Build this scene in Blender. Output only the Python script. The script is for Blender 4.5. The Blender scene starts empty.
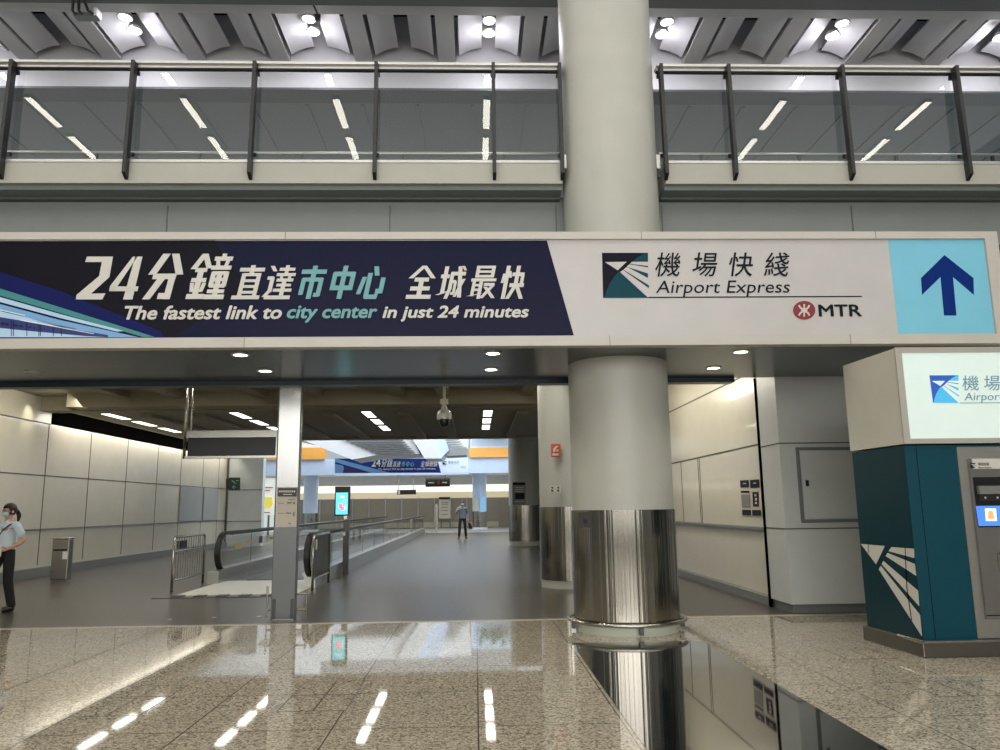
import bpy, bmesh, math, random
from mathutils import Vector, Matrix
random.seed(7)
C = bpy.context.scene.collection
SC = bpy.context.scene

# ---------------------------------------------------------------- camera
YAW, PITCH, ROLL, FPX = math.radians(1.937), math.radians(9.741), math.radians(-0.7256), 769.2
EYE = Vector((0, 0, 1.45))
_f = Vector((math.sin(YAW)*math.cos(PITCH), math.cos(YAW)*math.cos(PITCH), math.sin(PITCH)))
_r = Vector((math.cos(YAW), -math.sin(YAW), 0)); _u = _r.cross(_f)
RT = math.cos(ROLL)*_r + math.sin(ROLL)*_u
UP = -math.sin(ROLL)*_r + math.cos(ROLL)*_u
FW = _f
cam = bpy.data.objects.new('camera', bpy.data.cameras.new('camera')); C.objects.link(cam)
cam.data.sensor_width = 36; cam.data.lens = 36*FPX/1000; cam.data.clip_end = 300
m = Matrix((RT, UP, -FW)).transposed().to_4x4(); m.translation = EYE
cam.matrix_world = m
SC.camera = cam

def ray(x, y): return (x-500)/FPX*RT + (375-y)/FPX*UP + FW
def onY(x, y, v): d = ray(x, y); return EYE + d*(v/d.y)
def onX(x, y, v): d = ray(x, y); return EYE + d*(v/d.x)
def onZ(x, y, v=0.0): d = ray(x, y); return EYE + d*((v-EYE.z)/d.z)

# ---------------------------------------------------------------- world, exposure, large lights
SC.view_settings.view_transform = 'Standard'; SC.view_settings.look = 'None'
SC.view_settings.exposure = 0.0; SC.view_settings.gamma = 1.0; SC.view_settings.use_curve_mapping = False
SC.cycles.use_denoising = True
SC.cycles.max_bounces = 8; SC.cycles.transparent_max_bounces = 16
SC.cycles.caustics_reflective = False; SC.cycles.caustics_refractive = False
SC.cycles.sample_clamp_indirect = 4
w = bpy.data.worlds.new('world'); SC.world = w; w.use_nodes = True
bg = w.node_tree.nodes['Background']; bg.inputs[0].default_value = (0.80, 0.90, 1.0, 1); bg.inputs[1].default_value = 0.55

def area(name, loc, size, power, color=(1, 1, 1), rot=(0, 0, 0), sy=None):
    l = bpy.data.lights.new(name, 'AREA'); l.energy = power; l.color = color; l.size = size
    if sy: l.shape = 'RECTANGLE'; l.size_y = sy
    o = bpy.data.objects.new(name, l); C.objects.link(o); o.location = loc; o.rotation_euler = rot
    return o
def spot(name, loc, power, color=(1, .93, .8), angle=110, blend=.6, rot=(0, 0, 0), r=.05):
    l = bpy.data.lights.new(name, 'SPOT'); l.energy = power; l.color = color; l.spot_size = math.radians(angle); l.spot_blend = blend; l.shadow_soft_size = r
    o = bpy.data.objects.new(name, l); C.objects.link(o); o.location = loc; o.rotation_euler = rot
    return o
WARM = (1, .95, .86)
area('hall_light', (-2, 4.7, 9.35), 27, 900, (1, .975, .94), sy=9.6)                       # added broad panel standing in for the hall's ceiling rows
area('hall_rear_fill', (0, -10, 5.5), 18, 1250, (1, .985, .96), rot=(math.radians(90), 0, 0), sy=6)  # added unseen fill lamp behind the viewer
area('atrium_daylight', (-4, 38, 11), 16, 4000, (.88, .94, 1), sy=20)
area('upper_fill_light', (-2, 16.5, 6.0), 26, 330, (.96, 1, 1), rot=(math.pi, 0, 0), sy=5)  # added unseen lamp, brightens the upper ceiling from below
area('platform_light', (-4, 53, 3.4), 22, 260, (1, .97, .9), sy=2)

# ---------------------------------------------------------------- materials
def lin(c): c /= 255; return c/12.92 if c <= .04045 else ((c+.055)/1.055)**2.4
def rgb(*c): return tuple(lin(v) for v in c)+(1,)
MATS = {}
def mat(name, col, rough=.5, metal=0.0, emit=0.0, spec=None, bump=0.0, bscale=30, var=0.0, vscale=3, coat=0, aniso=0, stretch=None):
    if name in MATS: return MATS[name]
    m = bpy.data.materials.new(name); m.use_nodes = True; nt = m.node_tree; p = nt.nodes['Principled BSDF']
    c = rgb(*col)
    p.inputs['Base Color'].default_value = c; p.inputs['Roughness'].default_value = rough; p.inputs['Metallic'].default_value = metal
    if spec is not None: p.inputs['Specular IOR Level'].default_value = spec
    if coat: p.inputs['Coat Weight'].default_value = coat; p.inputs['Coat Roughness'].default_value = .05
    if emit: p.inputs['Emission Color'].default_value = c; p.inputs['Emission Strength'].default_value = emit
    tc = nt.nodes.new('ShaderNodeTexCoord'); mp = nt.nodes.new('ShaderNodeMapping'); nt.links.new(tc.outputs['Object'], mp.inputs[0])
    if stretch: mp.inputs['Scale'].default_value = stretch
    nz = nt.nodes.new('ShaderNodeTexNoise'); nz.inputs['Scale'].default_value = vscale; nz.inputs['Detail'].default_value = 4
    nt.links.new(mp.outputs[0], nz.inputs['Vector'])
    v = var or .03
    rmp = nt.nodes.new('ShaderNodeValToRGB')
    rmp.color_ramp.elements[0].position = .3; rmp.color_ramp.elements[1].position = .7
    rmp.color_ramp.elements[0].color = tuple(x*(1-v) for x in c[:3])+(1,); rmp.color_ramp.elements[1].color = tuple(min(1, x*(1+v)) for x in c[:3])+(1,)
    nt.links.new(nz.outputs['Fac'], rmp.inputs[0]); nt.links.new(rmp.outputs[0], p.inputs['Base Color'])
    if bump:
        n2 = nt.nodes.new('ShaderNodeTexNoise'); n2.inputs['Scale'].default_value = bscale; nt.links.new(mp.outputs[0], n2.inputs['Vector'])
        b = nt.nodes.new('ShaderNodeBump'); b.inputs['Strength'].default_value = bump; b.inputs['Distance'].default_value = .01
        nt.links.new(n2.outputs['Fac'], b.inputs['Height']); nt.links.new(b.outputs[0], p.inputs['Normal'])
    if aniso: p.inputs['Anisotropic'].default_value = aniso
    MATS[name] = m; return m

def glass_mat(name, tint=(.93, .95, .95), boost=1.0):
    m = bpy.data.materials.new(name); m.use_nodes = True; nt = m.node_tree; nt.nodes.clear()
    o = nt.nodes.new('ShaderNodeOutputMaterial'); mx = nt.nodes.new('ShaderNodeMixShader')
    t = nt.nodes.new('ShaderNodeBsdfTransparent'); t.inputs[0].default_value = tint+(1,)
    g = nt.nodes.new('ShaderNodeBsdfGlossy'); g.inputs['Roughness'].default_value = .01
    f = nt.nodes.new('ShaderNodeFresnel'); f.inputs[0].default_value = 1.5
    ge = nt.nodes.new('ShaderNodeNewGeometry'); iv = nt.nodes.new('ShaderNodeMath'); iv.operation = 'SUBTRACT'; iv.inputs[0].default_value = boost
    nt.links.new(ge.outputs['Backfacing'], iv.inputs[1]); iv.use_clamp = boost <= 1
    mm = nt.nodes.new('ShaderNodeMath'); mm.operation = 'MULTIPLY'; nt.links.new(iv.outputs[0], mm.inputs[1])
    nt.links.new(f.outputs[0], mm.inputs[0]); nt.links.new(mm.outputs[0], mx.inputs[0])
    nt.links.new(t.outputs[0], mx.inputs[1]); nt.links.new(g.outputs[0], mx.inputs[2]); nt.links.new(mx.outputs[0], o.inputs[0])
    return m
GLASS = glass_mat('clear_glass')

def floor_material(name, base, dark, light, scale, rough, gx, gy, ox, oy, lw, linecol, speck=True, coat=0):
    """polished stone: speckles plus a grid of fine joints at world spacing gx, gy"""
    m = bpy.data.materials.new(name); m.use_nodes = True; nt = m.node_tree; p = nt.nodes['Principled BSDF']
    L = nt.links.new; N = nt.nodes.new
    tc = N('ShaderNodeTexCoord')
    v = N('ShaderNodeTexVoronoi'); v.inputs['Scale'].default_value = scale; L(tc.outputs['Object'], v.inputs['Vector'])
    sx = N('ShaderNodeSeparateColor'); L(v.outputs['Color'], sx.inputs[0])
    rp = N('ShaderNodeValToRGB'); e = rp.color_ramp.elements
    e[0].position = 0; e[0].color = rgb(*dark); e[1].position = 1; e[1].color = rgb(*light)
    a = e.new(.22); a.color = rgb(*dark); b = e.new(.34); b.color = rgb(*base); c2 = e.new(.66); c2.color = rgb(*base)
    L(sx.outputs[0], rp.inputs[0])
    # tile-to-tile tone
    br = N('ShaderNodeTexNoise'); br.inputs['Scale'].default_value = .9; L(tc.outputs['Object'], br.inputs['Vector'])
    mr = N('ShaderNodeMapRange'); mr.inputs[3].default_value = .93; mr.inputs[4].default_value = 1.07; L(br.outputs['Fac'], mr.inputs[0])
    mul = N('ShaderNodeMix'); mul.data_type = 'RGBA'; mul.blend_type = 'MULTIPLY'; mul.inputs[0].default_value = 1
    L(rp.outputs[0], mul.inputs[6]); L(mr.outputs[0], mul.inputs[7])
    sep = N('ShaderNodeSeparateXYZ'); L(tc.outputs['Object'], sep.inputs[0])
    def line(axis, g, off):
        ad = N('ShaderNodeMath'); ad.operation = 'SUBTRACT'; L(sep.outputs[axis], ad.inputs[0]); ad.inputs[1].default_value = off
        mo = N('ShaderNodeMath'); mo.operation = 'PINGPONG'; mo.inputs[1].default_value = g/2; L(ad.outputs[0], mo.inputs[0])
        lt = N('ShaderNodeMath'); lt.operation = 'LESS_THAN'; lt.inputs[1].default_value = lw; L(mo.outputs[0], lt.inputs[0])
        return lt
    l1, l2 = line(0, gx, ox), line(1, gy, oy)
    mx = N('ShaderNodeMath'); mx.operation = 'MAXIMUM'; L(l1.outputs[0], mx.inputs[0]); L(l2.outputs[0], mx.inputs[1])
    mix = N('ShaderNodeMix'); mix.data_type = 'RGBA'; L(mx.outputs[0], mix.inputs[0]); L(mul.outputs[2], mix.inputs[6]); mix.inputs[7].default_value = rgb(*linecol)
    L(mix.outputs[2], p.inputs['Base Color']); p.inputs['Roughness'].default_value = rough
    if coat: p.inputs['Coat Weight'].default_value = coat; p.inputs['Coat Roughness'].default_value = .03
    return m

def brushed(name, col, rough=.22, streak=8.0, amount=.6):
    """vertically brushed sheet steel: fine grooves around the barrel spread reflections up and down"""
    m = bpy.data.materials.new(name); m.use_nodes = True; nt = m.node_tree; p = nt.nodes['Principled BSDF']; L = nt.links.new
    p.inputs['Base Color'].default_value = rgb(*col); p.inputs['Metallic'].default_value = 1; p.inputs['Roughness'].default_value = rough
    tc = nt.nodes.new('ShaderNodeTexCoord'); mp = nt.nodes.new('ShaderNodeMapping'); mp.inputs['Scale'].default_value = (streak, streak, .02)
    nz = nt.nodes.new('ShaderNodeTexNoise'); nz.inputs['Scale'].default_value = 1.0; nz.inputs['Detail'].default_value = 3
    L(tc.outputs['Object'], mp.inputs[0]); L(mp.outputs[0], nz.inputs['Vector'])
    b = nt.nodes.new('ShaderNodeBump'); b.inputs['Strength'].default_value = amount; b.inputs['Distance'].default_value = .02
    L(nz.outputs['Fac'], b.inputs['Height']); L(b.outputs[0], p.inputs['Normal'])
    return m

M = dict(
 column=mat('column_paint', (170, 170, 161), .42),
 steel=brushed('brushed_steel', (150, 145, 136), .14, 15.0, .8),
 flatsteel=mat('flat_steel', (170, 168, 162), .3, .85, bump=.05, bscale=4, stretch=(1, 1, 20)),
 pole=mat('satin_steel', (170, 168, 160), .25, 1.0),
 pillarsteel=brushed('pillar_steel', (142, 142, 140), .2, 3, .1),
 darksteel=mat('dark_steel', (70, 70, 68), .35, 1.0),
 greywall=mat('grey_bulkhead_paint', (120, 125, 122), .5),
 fascia=mat('fascia_panel', (164, 162, 152), .4),
 fasciadark=mat('fascia_shadow_gap', (84, 90, 86), .5),
 black=mat('black_metal', (18, 20, 21), .45),
 void=mat('dark_void', (5, 5, 5), .95, spec=0),
 soffit=mat('soffit_metal', (58, 68, 70), .22, .55),
 tealbeam=mat('dark_teal_beam', (6, 34, 46), .35),
 frame=mat('sign_frame', (184, 180, 172), .4),
 signwhite=mat('sign_white', (184, 181, 179), .35),
 navy=mat('sign_navy', (22, 24, 50), .35, spec=.08),
 black2=mat('sign_black', (23, 22, 30), .35, spec=.08),
 blue1=mat('sign_deep_blue', (24, 30, 84), .35, spec=.08),
 teal=mat('sign_teal_stripe', (56, 128, 130), .35),
 sky=mat('sign_sky_blue', (112, 160, 205), .35),
 pale=mat('sign_pale_blue', (170, 200, 226), .35),
 letter=mat('letter_white', (196, 194, 187), .4),
 letterteal=mat('letter_teal', (96, 154, 158), .4),
 letterdark=mat('letter_dark', (24, 30, 38), .4, spec=.08),
 logoteal=mat('logo_teal', (22, 66, 78), .4, spec=.08),
 logodark=mat('logo_dark', (20, 20, 32), .4, spec=.08),
 red=mat('emblem_red', (122, 32, 40), .4),
 arrowpanel=mat('arrow_panel_teal', (112, 178, 200), .35, emit=.12),
 arrow=mat('arrow_blue', (12, 42, 112), .4, spec=.1),
 wall=mat('wall_panel_enamel', (192, 187, 170), .3, coat=.3, bump=.02, bscale=1.5),
 wallgrey=mat('wall_panel_grey', (214, 217, 216), .35),
 boxgrey=mat('cabinet_grey', (190, 193, 189), .35),
 joint=mat('panel_joint', (84, 81, 73), .7),
 skirting=mat('skirting_grey', (112, 114, 112), .4),
 ceil=mat('corridor_ceiling', (150, 144, 126), .7),
 vault=mat('vault_panel', (192, 190, 194), .5),
 rib=mat('ceiling_rib', (184, 182, 182), .6),
 upceil=mat('upper_ceiling', (104, 107, 106), .6),
 lamp=mat('lamp_glow', (255, 246, 226), .5, emit=9),
 lampwhite=mat('strip_glow', (255, 252, 240), .5, emit=3),
 hallstrip=mat('hall_strip_glow', (255, 250, 235), .5, emit=24),
 lamprim=mat('lamp_rim', (190, 190, 186), .3, .6),
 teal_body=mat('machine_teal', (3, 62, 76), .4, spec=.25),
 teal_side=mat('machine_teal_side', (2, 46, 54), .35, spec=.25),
 whiteprint=mat('white_print', (196, 194, 184), .45),
 boxwhite=mat('lightbox_side', (196, 192, 178), .35),
 lightbox=mat('lightbox_face', (200, 216, 210), .4, emit=.40),
 screen=mat('screen_blue', (70, 120, 225), .2, emit=1.0),
 screenlight=mat('screen_pale', (214, 226, 250), .2, emit=1.0),
 screencyan=mat('screen_cyan', (84, 206, 214), .2, emit=1.1),
 screenpink=mat('screen_pink', (250, 130, 160), .2, emit=1.0),
 rubber=mat('black_rubber', (18, 18, 18), .45),
 plateL=mat('landing_plate', (206, 206, 196), .3),
 plateD=mat('landing_plate_dark', (70, 70, 66), .4),
 orange=mat('orange_sign', (190, 84, 36), .5),
 poster=mat('notice_paper', (188, 180, 164), .5),
 dark=mat('notice_dark', (52, 54, 62), .5),
 grey=mat('notice_grey', (120, 118, 114), .5),
 green=mat('dark_green_sign', (14, 44, 38), .4),
 greenlit=mat('green_mark', (110, 170, 150), .4),
 cctv=mat('camera_housing', (206, 204, 190), .35),
 orangeband=mat('orange_band', (250, 178, 86), .5),
 bluewhite=mat('blue_white_panel', (208, 224, 244), .4),
 white=mat('white_paint', (226, 228, 228), .5),
 slat=mat('ceiling_slat', (150, 152, 152), .5),
 bronze=mat('platform_door_bronze', (150, 142, 128), .4, .3),
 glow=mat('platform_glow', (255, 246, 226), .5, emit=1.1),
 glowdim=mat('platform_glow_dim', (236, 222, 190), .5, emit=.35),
 yellow=mat('yellow_poster', (246, 226, 90), .5, emit=.3),
 leaf=mat('foliage', (90, 130, 96), .8),
)
M['granite'] = floor_material('speckled_granite', (166, 156, 136), (118, 109, 95), (198, 189, 170), 75, .038, .98, 1.0, -2.93, 5.5, .005, (84, 76, 64))
M['corrfloor'] = floor_material('dark_stone_tile', (68, 62, 53), (64, 58, 49), (74, 68, 59), 40, .3, 1.0, 2.0, .3, 12.6, .004, (80, 76, 68))
M['farfloor'] = floor_material('platform_stone', (170, 172, 172), (160, 162, 162), (180, 182, 182), 40, .25, 1.0, 1.0, 0, 0, .004, (140, 140, 140))
M['blackstone'] = floor_material('black_polished_granite', (14, 15, 16), (12, 13, 14), (18, 19, 20), 90, .045, 1.42, 1.0, 1.02, 5.45, .003, (52, 50, 44), coat=1)

# ---------------------------------------------------------------- object helpers
ORG = {}
def tag(o, label=None, cat=None, group=None, kind=None):
    if label: o['label'] = label
    if cat: o['category'] = cat
    if group: o['group'] = group
    if kind: o['kind'] = kind
    return o
def thing(name, label, cat, loc=(0, 0, 0), group=None):
    o = bpy.data.objects.new(name, None); C.objects.link(o); o.location = loc; o.empty_display_size = .1
    ORG[o.name] = Vector(loc); return tag(o, label, cat, group)
def obj(name, bm, material, parent=None, smooth=False, bevel=0):
    me = bpy.data.meshes.new(name)
    org = ORG.get(parent.name, Vector()) if parent else Vector()
    if parent: bmesh.ops.translate(bm, verts=bm.verts, vec=-org)
    bmesh.ops.recalc_face_normals(bm, faces=bm.faces)
    bm.to_mesh(me); bm.free()
    if smooth:
        for p in me.polygons: p.use_smooth = True
    me.materials.append(material)
    o = bpy.data.objects.new(name, me); C.objects.link(o)
    if parent: o.parent = parent
    ORG[o.name] = org
    if smooth == 'auto':
        md = o.modifiers.new('split', 'EDGE_SPLIT'); md.split_angle = math.radians(40)
    if bevel:
        md = o.modifiers.new('bevel', 'BEVEL'); md.width = bevel; md.segments = 2; md.limit_method = 'ANGLE'
    return o
def struct(name, bm, material, **k): return tag(obj(name, bm, material, **k), kind='structure')
def NB(): return bmesh.new()
def box(bm, x0, x1, y0, y1, z0, z1):
    vs = [bm.verts.new((x, y, z)) for x in (x0, x1) for y in (y0, y1) for z in (z0, z1)]
    for f in ((0, 1, 3, 2), (4, 6, 7, 5), (0, 4, 5, 1), (2, 3, 7, 6), (0, 2, 6, 4), (1, 5, 7, 3)): bm.faces.new([vs[i] for i in f])
    return bm
def B(*a): return box(NB(), *a)
def prism(bm, pts, d):
    """pts: list of Vectors in a plane, d: extrusion vector"""
    d = Vector(d); a = [bm.verts.new(p) for p in pts]; b = [bm.verts.new(Vector(p)+d) for p in pts]; n = len(pts)
    f = bm.faces.new(a); g = bm.faces.new(b[::-1])
    for i in range(n): bm.faces.new([a[i], b[i], b[(i+1) % n], a[(i+1) % n]])
    return bm
def cyl(bm, c, r, z0, z1, n=32, r2=None, a0=0, a1=None):
    r2 = r if r2 is None else r2
    a = [bm.verts.new((c[0]+r*math.cos(2*math.pi*i/n), c[1]+r*math.sin(2*math.pi*i/n), z0)) for i in range(n)]
    b = [bm.verts.new((c[0]+r2*math.cos(2*math.pi*i/n), c[1]+r2*math.sin(2*math.pi*i/n), z1)) for i in range(n)]
    bm.faces.new(a[::-1]); bm.faces.new(b)
    for i in range(n): bm.faces.new([a[i], a[(i+1) % n], b[(i+1) % n], b[i]])
    return bm
def lathe(bm, c, prof, n=32):
    rings = [[bm.verts.new((c[0]+r*math.cos(2*math.pi*i/n), c[1]+r*math.sin(2*math.pi*i/n), z)) for i in range(n)] for r, z in prof]
    for a, b in zip(rings, rings[1:]):
        for i in range(n): bm.faces.new([a[i], a[(i+1) % n], b[(i+1) % n], b[i]])
    bm.faces.new(rings[0][::-1]); bm.faces.new(rings[-1]); return bm
def tube(bm, pts, r, n=8, closed=False):
    pts = [Vector(p) for p in pts]; rings = []; N = len(pts); ref = None
    for i, p in enumerate(pts):
        if closed: t = (pts[(i+1) % N]-pts[i-1]).normalized()
        else: t = (pts[min(i+1, N-1)]-pts[max(i-1, 0)]).normalized()
        if ref is None: ref = Vector((0, 0, 1)) if abs(t.z) < .9 else Vector((1, 0, 0))
        s = t.cross(ref).normalized(); u = s.cross(t).normalized(); ref = u
        rings.append([bm.verts.new(p + r*(math.cos(2*math.pi*k/n)*s + math.sin(2*math.pi*k/n)*u)) for k in range(n)])
    for a, b in (list(zip(rings, rings[1:])) + ([(rings[-1], rings[0])] if closed else [])):
        for k in range(n): bm.faces.new([a[k], a[(k+1) % n], b[(k+1) % n], b[k]])
    if not closed: bm.faces.new(rings[0][::-1]); bm.faces.new(rings[-1])
    return bm
def bar(bm, p, q, w, h, up=(0, 0, 1)):
    p, q = Vector(p), Vector(q); t = (q-p).normalized(); s = t.cross(Vector(up)).normalized(); u = s.cross(t)
    a = [p + s*i*w/2 + u*j*h/2 for i, j in ((-1, -1), (1, -1), (1, 1), (-1, 1))]
    return prism(bm, a, q-p)
def copy_tree(o, loc=None, label=None, parent=None):
    c = o.copy(); C.objects.link(c)
    if parent: c.parent = parent
    for ch in list(o.children): copy_tree(ch, parent=c)
    if loc is not None: c.location = loc
    if label: c['label'] = label
    ORG[c.name] = c.location.copy()
    return c
# flat graphics on a plane: map(px, py, off) -> world point, off towards the viewer
def mapY(Y): return lambda x, y, off: onY(x, y, Y-off)
def mapX(X, s=-1): return lambda x, y, off: onX(x, y, X+s*off)
def flat(name, polys, material, parent, mp, off=.002, th=.002):
    bm = NB()
    for pl in polys:
        a = [mp(x, y, off) for x, y in pl]; b0 = mp(pl[0][0], pl[0][1], off+th)
        n = (a[1]-a[0]).cross(a[2]-a[0]); k = 2
        while n.length < 1e-9 and k+1 < len(a): n = (a[k]-a[0]).cross(a[k+1]-a[0]); k += 1
        n.normalize(); d = b0-a[0]; d = n*d.dot(n)
        prism(bm, a, -d)
    return obj(name, bm, material, parent)

# text --------------------------------------------------------------
def text_mesh(s, shear=0.0, offset=0.0, res=3):
    cu = bpy.data.curves.new('t', 'FONT'); cu.body = s; cu.shear = shear; cu.offset = offset; cu.resolution_u = res; cu.fill_mode = 'FRONT'
    o = bpy.data.objects.new('t', cu); C.objects.link(o)
    dg = bpy.context.evaluated_depsgraph_get(); me = bpy.data.meshes.new_from_object(o.evaluated_get(dg))
    bpy.data.objects.remove(o); bpy.data.curves.remove(cu); return me
def text(name, s, box_, material, parent, o, u, v, shear=0.0, offset=0.0, th=.003, bold=0.0):
    """fit string s into box_ (u0,u1,v0,v1 metres) on the plane through o spanned by unit vectors u, v"""
    me = text_mesh(s, shear, offset); bm = NB()
    for k, (bx, by) in enumerate(((0, 0), (-1, 0), (1, 0), (0, 1), (0, -1), (.7, .7), (-.7, .7), (.7, -.7), (-.7, -.7)) if bold else ((0, 0),)):
        n0 = len(bm.verts); bm.from_mesh(me); bm.verts.ensure_lookup_table()
        for p in bm.verts[n0:]: p.co += Vector((bx*bold, by*bold, .00012*k))
    bpy.data.meshes.remove(me)
    xs = [p.co.x for p in bm.verts]; ys = [p.co.y for p in bm.verts]
    x0, x1, y0, y1 = min(xs), max(xs), min(ys), max(ys); u, v, o = Vector(u), Vector(v), Vector(o)
    r = bmesh.ops.extrude_face_region(bm, geom=bm.faces[:])
    top = set(g for g in r['geom'] if isinstance(g, bmesh.types.BMVert))
    n = u.cross(v)
    for p in bm.verts:
        a = box_[0]+(p.co.x-x0)/(x1-x0)*(box_[1]-box_[0]); b = box_[2]+(p.co.y-y0)/(y1-y0)*(box_[3]-box_[2])
        p.co = o+u*a+v*b+n*(p.co.z+(th if p in top else 0))
    return obj(name, bm, material, parent)
def textY(name, s, px, Y, material, parent, **k):
    """px = (x0, x1, ytop, ybottom) in the picture, on the plane Y"""
    x0, x1, yt, yb = px; a = onY(x0, (yt+yb)/2, Y); b = onY(x1, (yt+yb)/2, Y); c = onY((x0+x1)/2, yt, Y); d = onY((x0+x1)/2, yb, Y)
    return text(name, s, (a.x, b.x, d.z, c.z), material, parent, (0, Y, 0), (1, 0, 0), (0, 0, 1), **k)

GL = {
'分': [('D',38,100,12,54,17),('D',62,100,88,54,17),('H',16,80,50,12),('D',44,50,14,0,17),('V',70,50,0,15),('H',44,77,7,13)],
'鐘': [('D',25,100,4,66,12),('D',25,100,44,68,12),('H',10,40,64,9),('H',6,44,42,9),('V',25,66,6,12),('D',10,36,14,16,8),('D',41,36,37,16,8),('H',4,48,6,11),('H',52,98,89,9),('V',75,100,86,9),('D',62,86,65,72,8),('D',88,86,85,72,8),('H',49,100,69,9),('V',59,60,28,10),('V',92,60,28,10),('H',56,95,57,8),('H',56,95,43,7),('H',56,95,29,8),('V',75,60,4,11),('H',54,97,17,8),('H',49,100,5,10)],
'直': [('H',8,96,87,11),('V',52,100,72,13),('V',27,76,10,12),('V',80,76,10,12),('H',26,84,72,9),('H',26,84,54,8),('H',26,84,37,8),('H',26,84,20,8),('H',2,100,5,11)],
'達': [('D',10,98,24,82,12),('H',2,24,62,10),('V',20,64,20,12),('D',22,28,4,6,12),('H',6,98,5,11),('H',38,94,88,9),('V',65,100,72,11),('H',32,100,72,9),('D',50,70,54,56,8),('D',82,70,78,56,8),('H',36,96,56,9),('H',40,92,41,8),('H',32,98,26,9),('V',65,56,10,12)],
'市': [('H',2,98,82,13),('V',50,100,0,15),('V',17,62,12,14),('V',84,62,8,14),('H',12,90,58,12),('H',66,88,12,12)],
'中': [('V',13,80,26,15),('V',87,80,26,15),('H',8,93,75,14),('H',8,93,33,14),('V',50,100,0,16)],
'心': [('D',16,66,4,14,14),('V',36,78,4,15),('H',30,80,6,13),('V',76,30,4,10),('D',54,98,64,70,15),('V',91,64,16,15)],
'全': [('D',50,100,6,62,15),('D',50,100,94,62,15),('H',22,78,58,12),('V',50,58,4,15),('H',12,88,31,12),('H',2,98,6,12)],
'城': [('H',2,36,68,11),('V',19,98,16,13),('D',0,12,38,22,13),('H',40,99,76,11),('V',46,76,28,12),('D',46,30,36,0,12),('H',50,66,52,9),('V',64,52,18,9),('H',52,66,16,8),('D',72,98,90,4,13),('D',96,60,70,6,10),('D',84,99,95,86,9)],
'最': [('V',21,100,66,11),('V',80,100,66,11),('H',16,85,96,8),('H',16,85,82,7),('H',16,85,68,8),('H',2,98,57,9),('V',15,57,8,10),('V',42,57,0,11),('H',16,42,41,7),('H',16,42,27,7),('D',2,8,48,16,10),('H',54,94,43,9),('D',90,42,52,2,12),('D',60,36,98,2,12)],
'快': [('V',20,100,0,14),('D',8,76,4,48,10),('D',30,84,36,64,10),('H',42,94,74,11),('V',64,100,44,14),('V',88,74,44,12),('H',38,100,41,11),('D',64,42,38,0,14),('D',68,42,98,0,14)],
}
def heavy(bm, ch, x0, x1, z0, z1, Y, sh=.2, th=.004):
    """one heavy slanted character built from bars, in the box x0..x1, z0..z1 (at its foot) on plane Y"""
    W, H = x1-x0, z1-z0
    def P(a, b): return Vector((x0+a/100*W+sh*(b/100)*H, Y, z0+b/100*H))
    for n_, (k, *q) in enumerate(GL[ch]):
        if k != 'H': q[-1] *= 1.22
        if k == 'H': a, b, y, t = q; pl = [P(a, y-t/2), P(b, y-t/2), P(b, y+t/2), P(a, y+t/2)]
        elif k == 'V': x, a, b, t = q; pl = [P(x-t/2, b), P(x+t/2, b), P(x+t/2, a), P(x-t/2, a)]
        else: a, b, c, d, t = q; pl = [P(a-t/2, b), P(a+t/2, b), P(c+t/2, d), P(c-t/2, d)]
        prism(bm, pl, (0, -th-.00025*n_, 0))

LOGO = dict(
 back=[[(108,117),(527,117),(527,200),(383,198),(318,256),(272,290),(400,405),(527,523),(118,523)]],
 teal=[[(500,122),(527,122),(527,198),(384,198),(430,158)],
       [(127,523),(150,455),(185,385),(225,325),(262,286),(400,405),(527,523)],
       [(337,244),(345,234),(527,303),(527,345)], [(305,270),(312,262),(535,410),(535,437)]],
 white=[[(135,200),(332,198),(252,275)]],
 beams=[[(383,198),(527,198),(527,236),(362,216)], [(357,221),(527,248),(527,303),(333,242)], [(318,256),(337,244),(527,345),(535,410),(303,268)], [(300,272),(535,437),(530,523),(272,290)]],
)
def logo(parent, mp_uv, cols, prefix=''):
    """mp_uv(u,v,off), u,v in 0..1 across the emblem"""
    f = lambda x, y, off: mp_uv((x-108)/419, (y-117)/406, off)
    flat('emblem_back', [[(108,117),(527,117),(527,523),(118,523)]], cols[0], parent, f, .004, .001)
    flat('emblem_teal', LOGO['teal'], cols[1], parent, f, .006, .001)
    flat('emblem_white', LOGO['white']+LOGO['beams'], cols[2], parent, f, .008, .001)

# ================================================================= SETTING
# floors
struct('floor', B(-16, 12, -11, 10.32, -.2, 0), M['granite'])
struct('floor', B(-12, 8, 10.44, 60, -.2, 0), M['corrfloor'])
struct('trim_1', B(-16, 12, 10.32, 10.44, -.2, .002), mat('threshold_stone', (176, 168, 148), .3))
struct('trim_2', B(1.02, 2.44, -2, 8.6, -.01, .003), M['blackstone'])
# grid of corridor left wall (panels are surface pattern; joints are thin recessed strips)
lw = B(-10.6, -10.2, 10.6, 32.5, 0, 3.55); struct('wall_left', lw, M['wall'])
struct('wall_left', B(-10.6, -10.2, 10.6, 18.8, 3.55, 4.4), M['wall'])
struct('wall_left', B(-10.6, -10.19, 18.8, 32.3, 3.56, 3.93), M['void'])
struct('wall_left', B(-10.6, -8.75, 32.3, 32.7, 0, 4.2), M['wallgrey'])
jb = NB()
for z in (1.07, 2.32): box(jb, -10.2, -10.192, 10.6, 32.3, z-.012, z+.012)
box(jb, -10.2, -10.192, 10.6, 18.8, 3.53, 3.56)
for y in (16.6, 18.72, 20.8, 23.0, 25.2, 27.2, 29.4, 31.2): box(jb, -10.2, -10.193, y-.012, y+.012, .25, 3.55)
box(jb, -10.2, -8.75, 32.292, 32.3, 2.27, 2.29); box(jb, -10.2, -8.75, 32.292, 32.3, 1.0, 1.02); box(jb, -10.2, -10.14, 32.2, 32.3, .2, 3.6)
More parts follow.
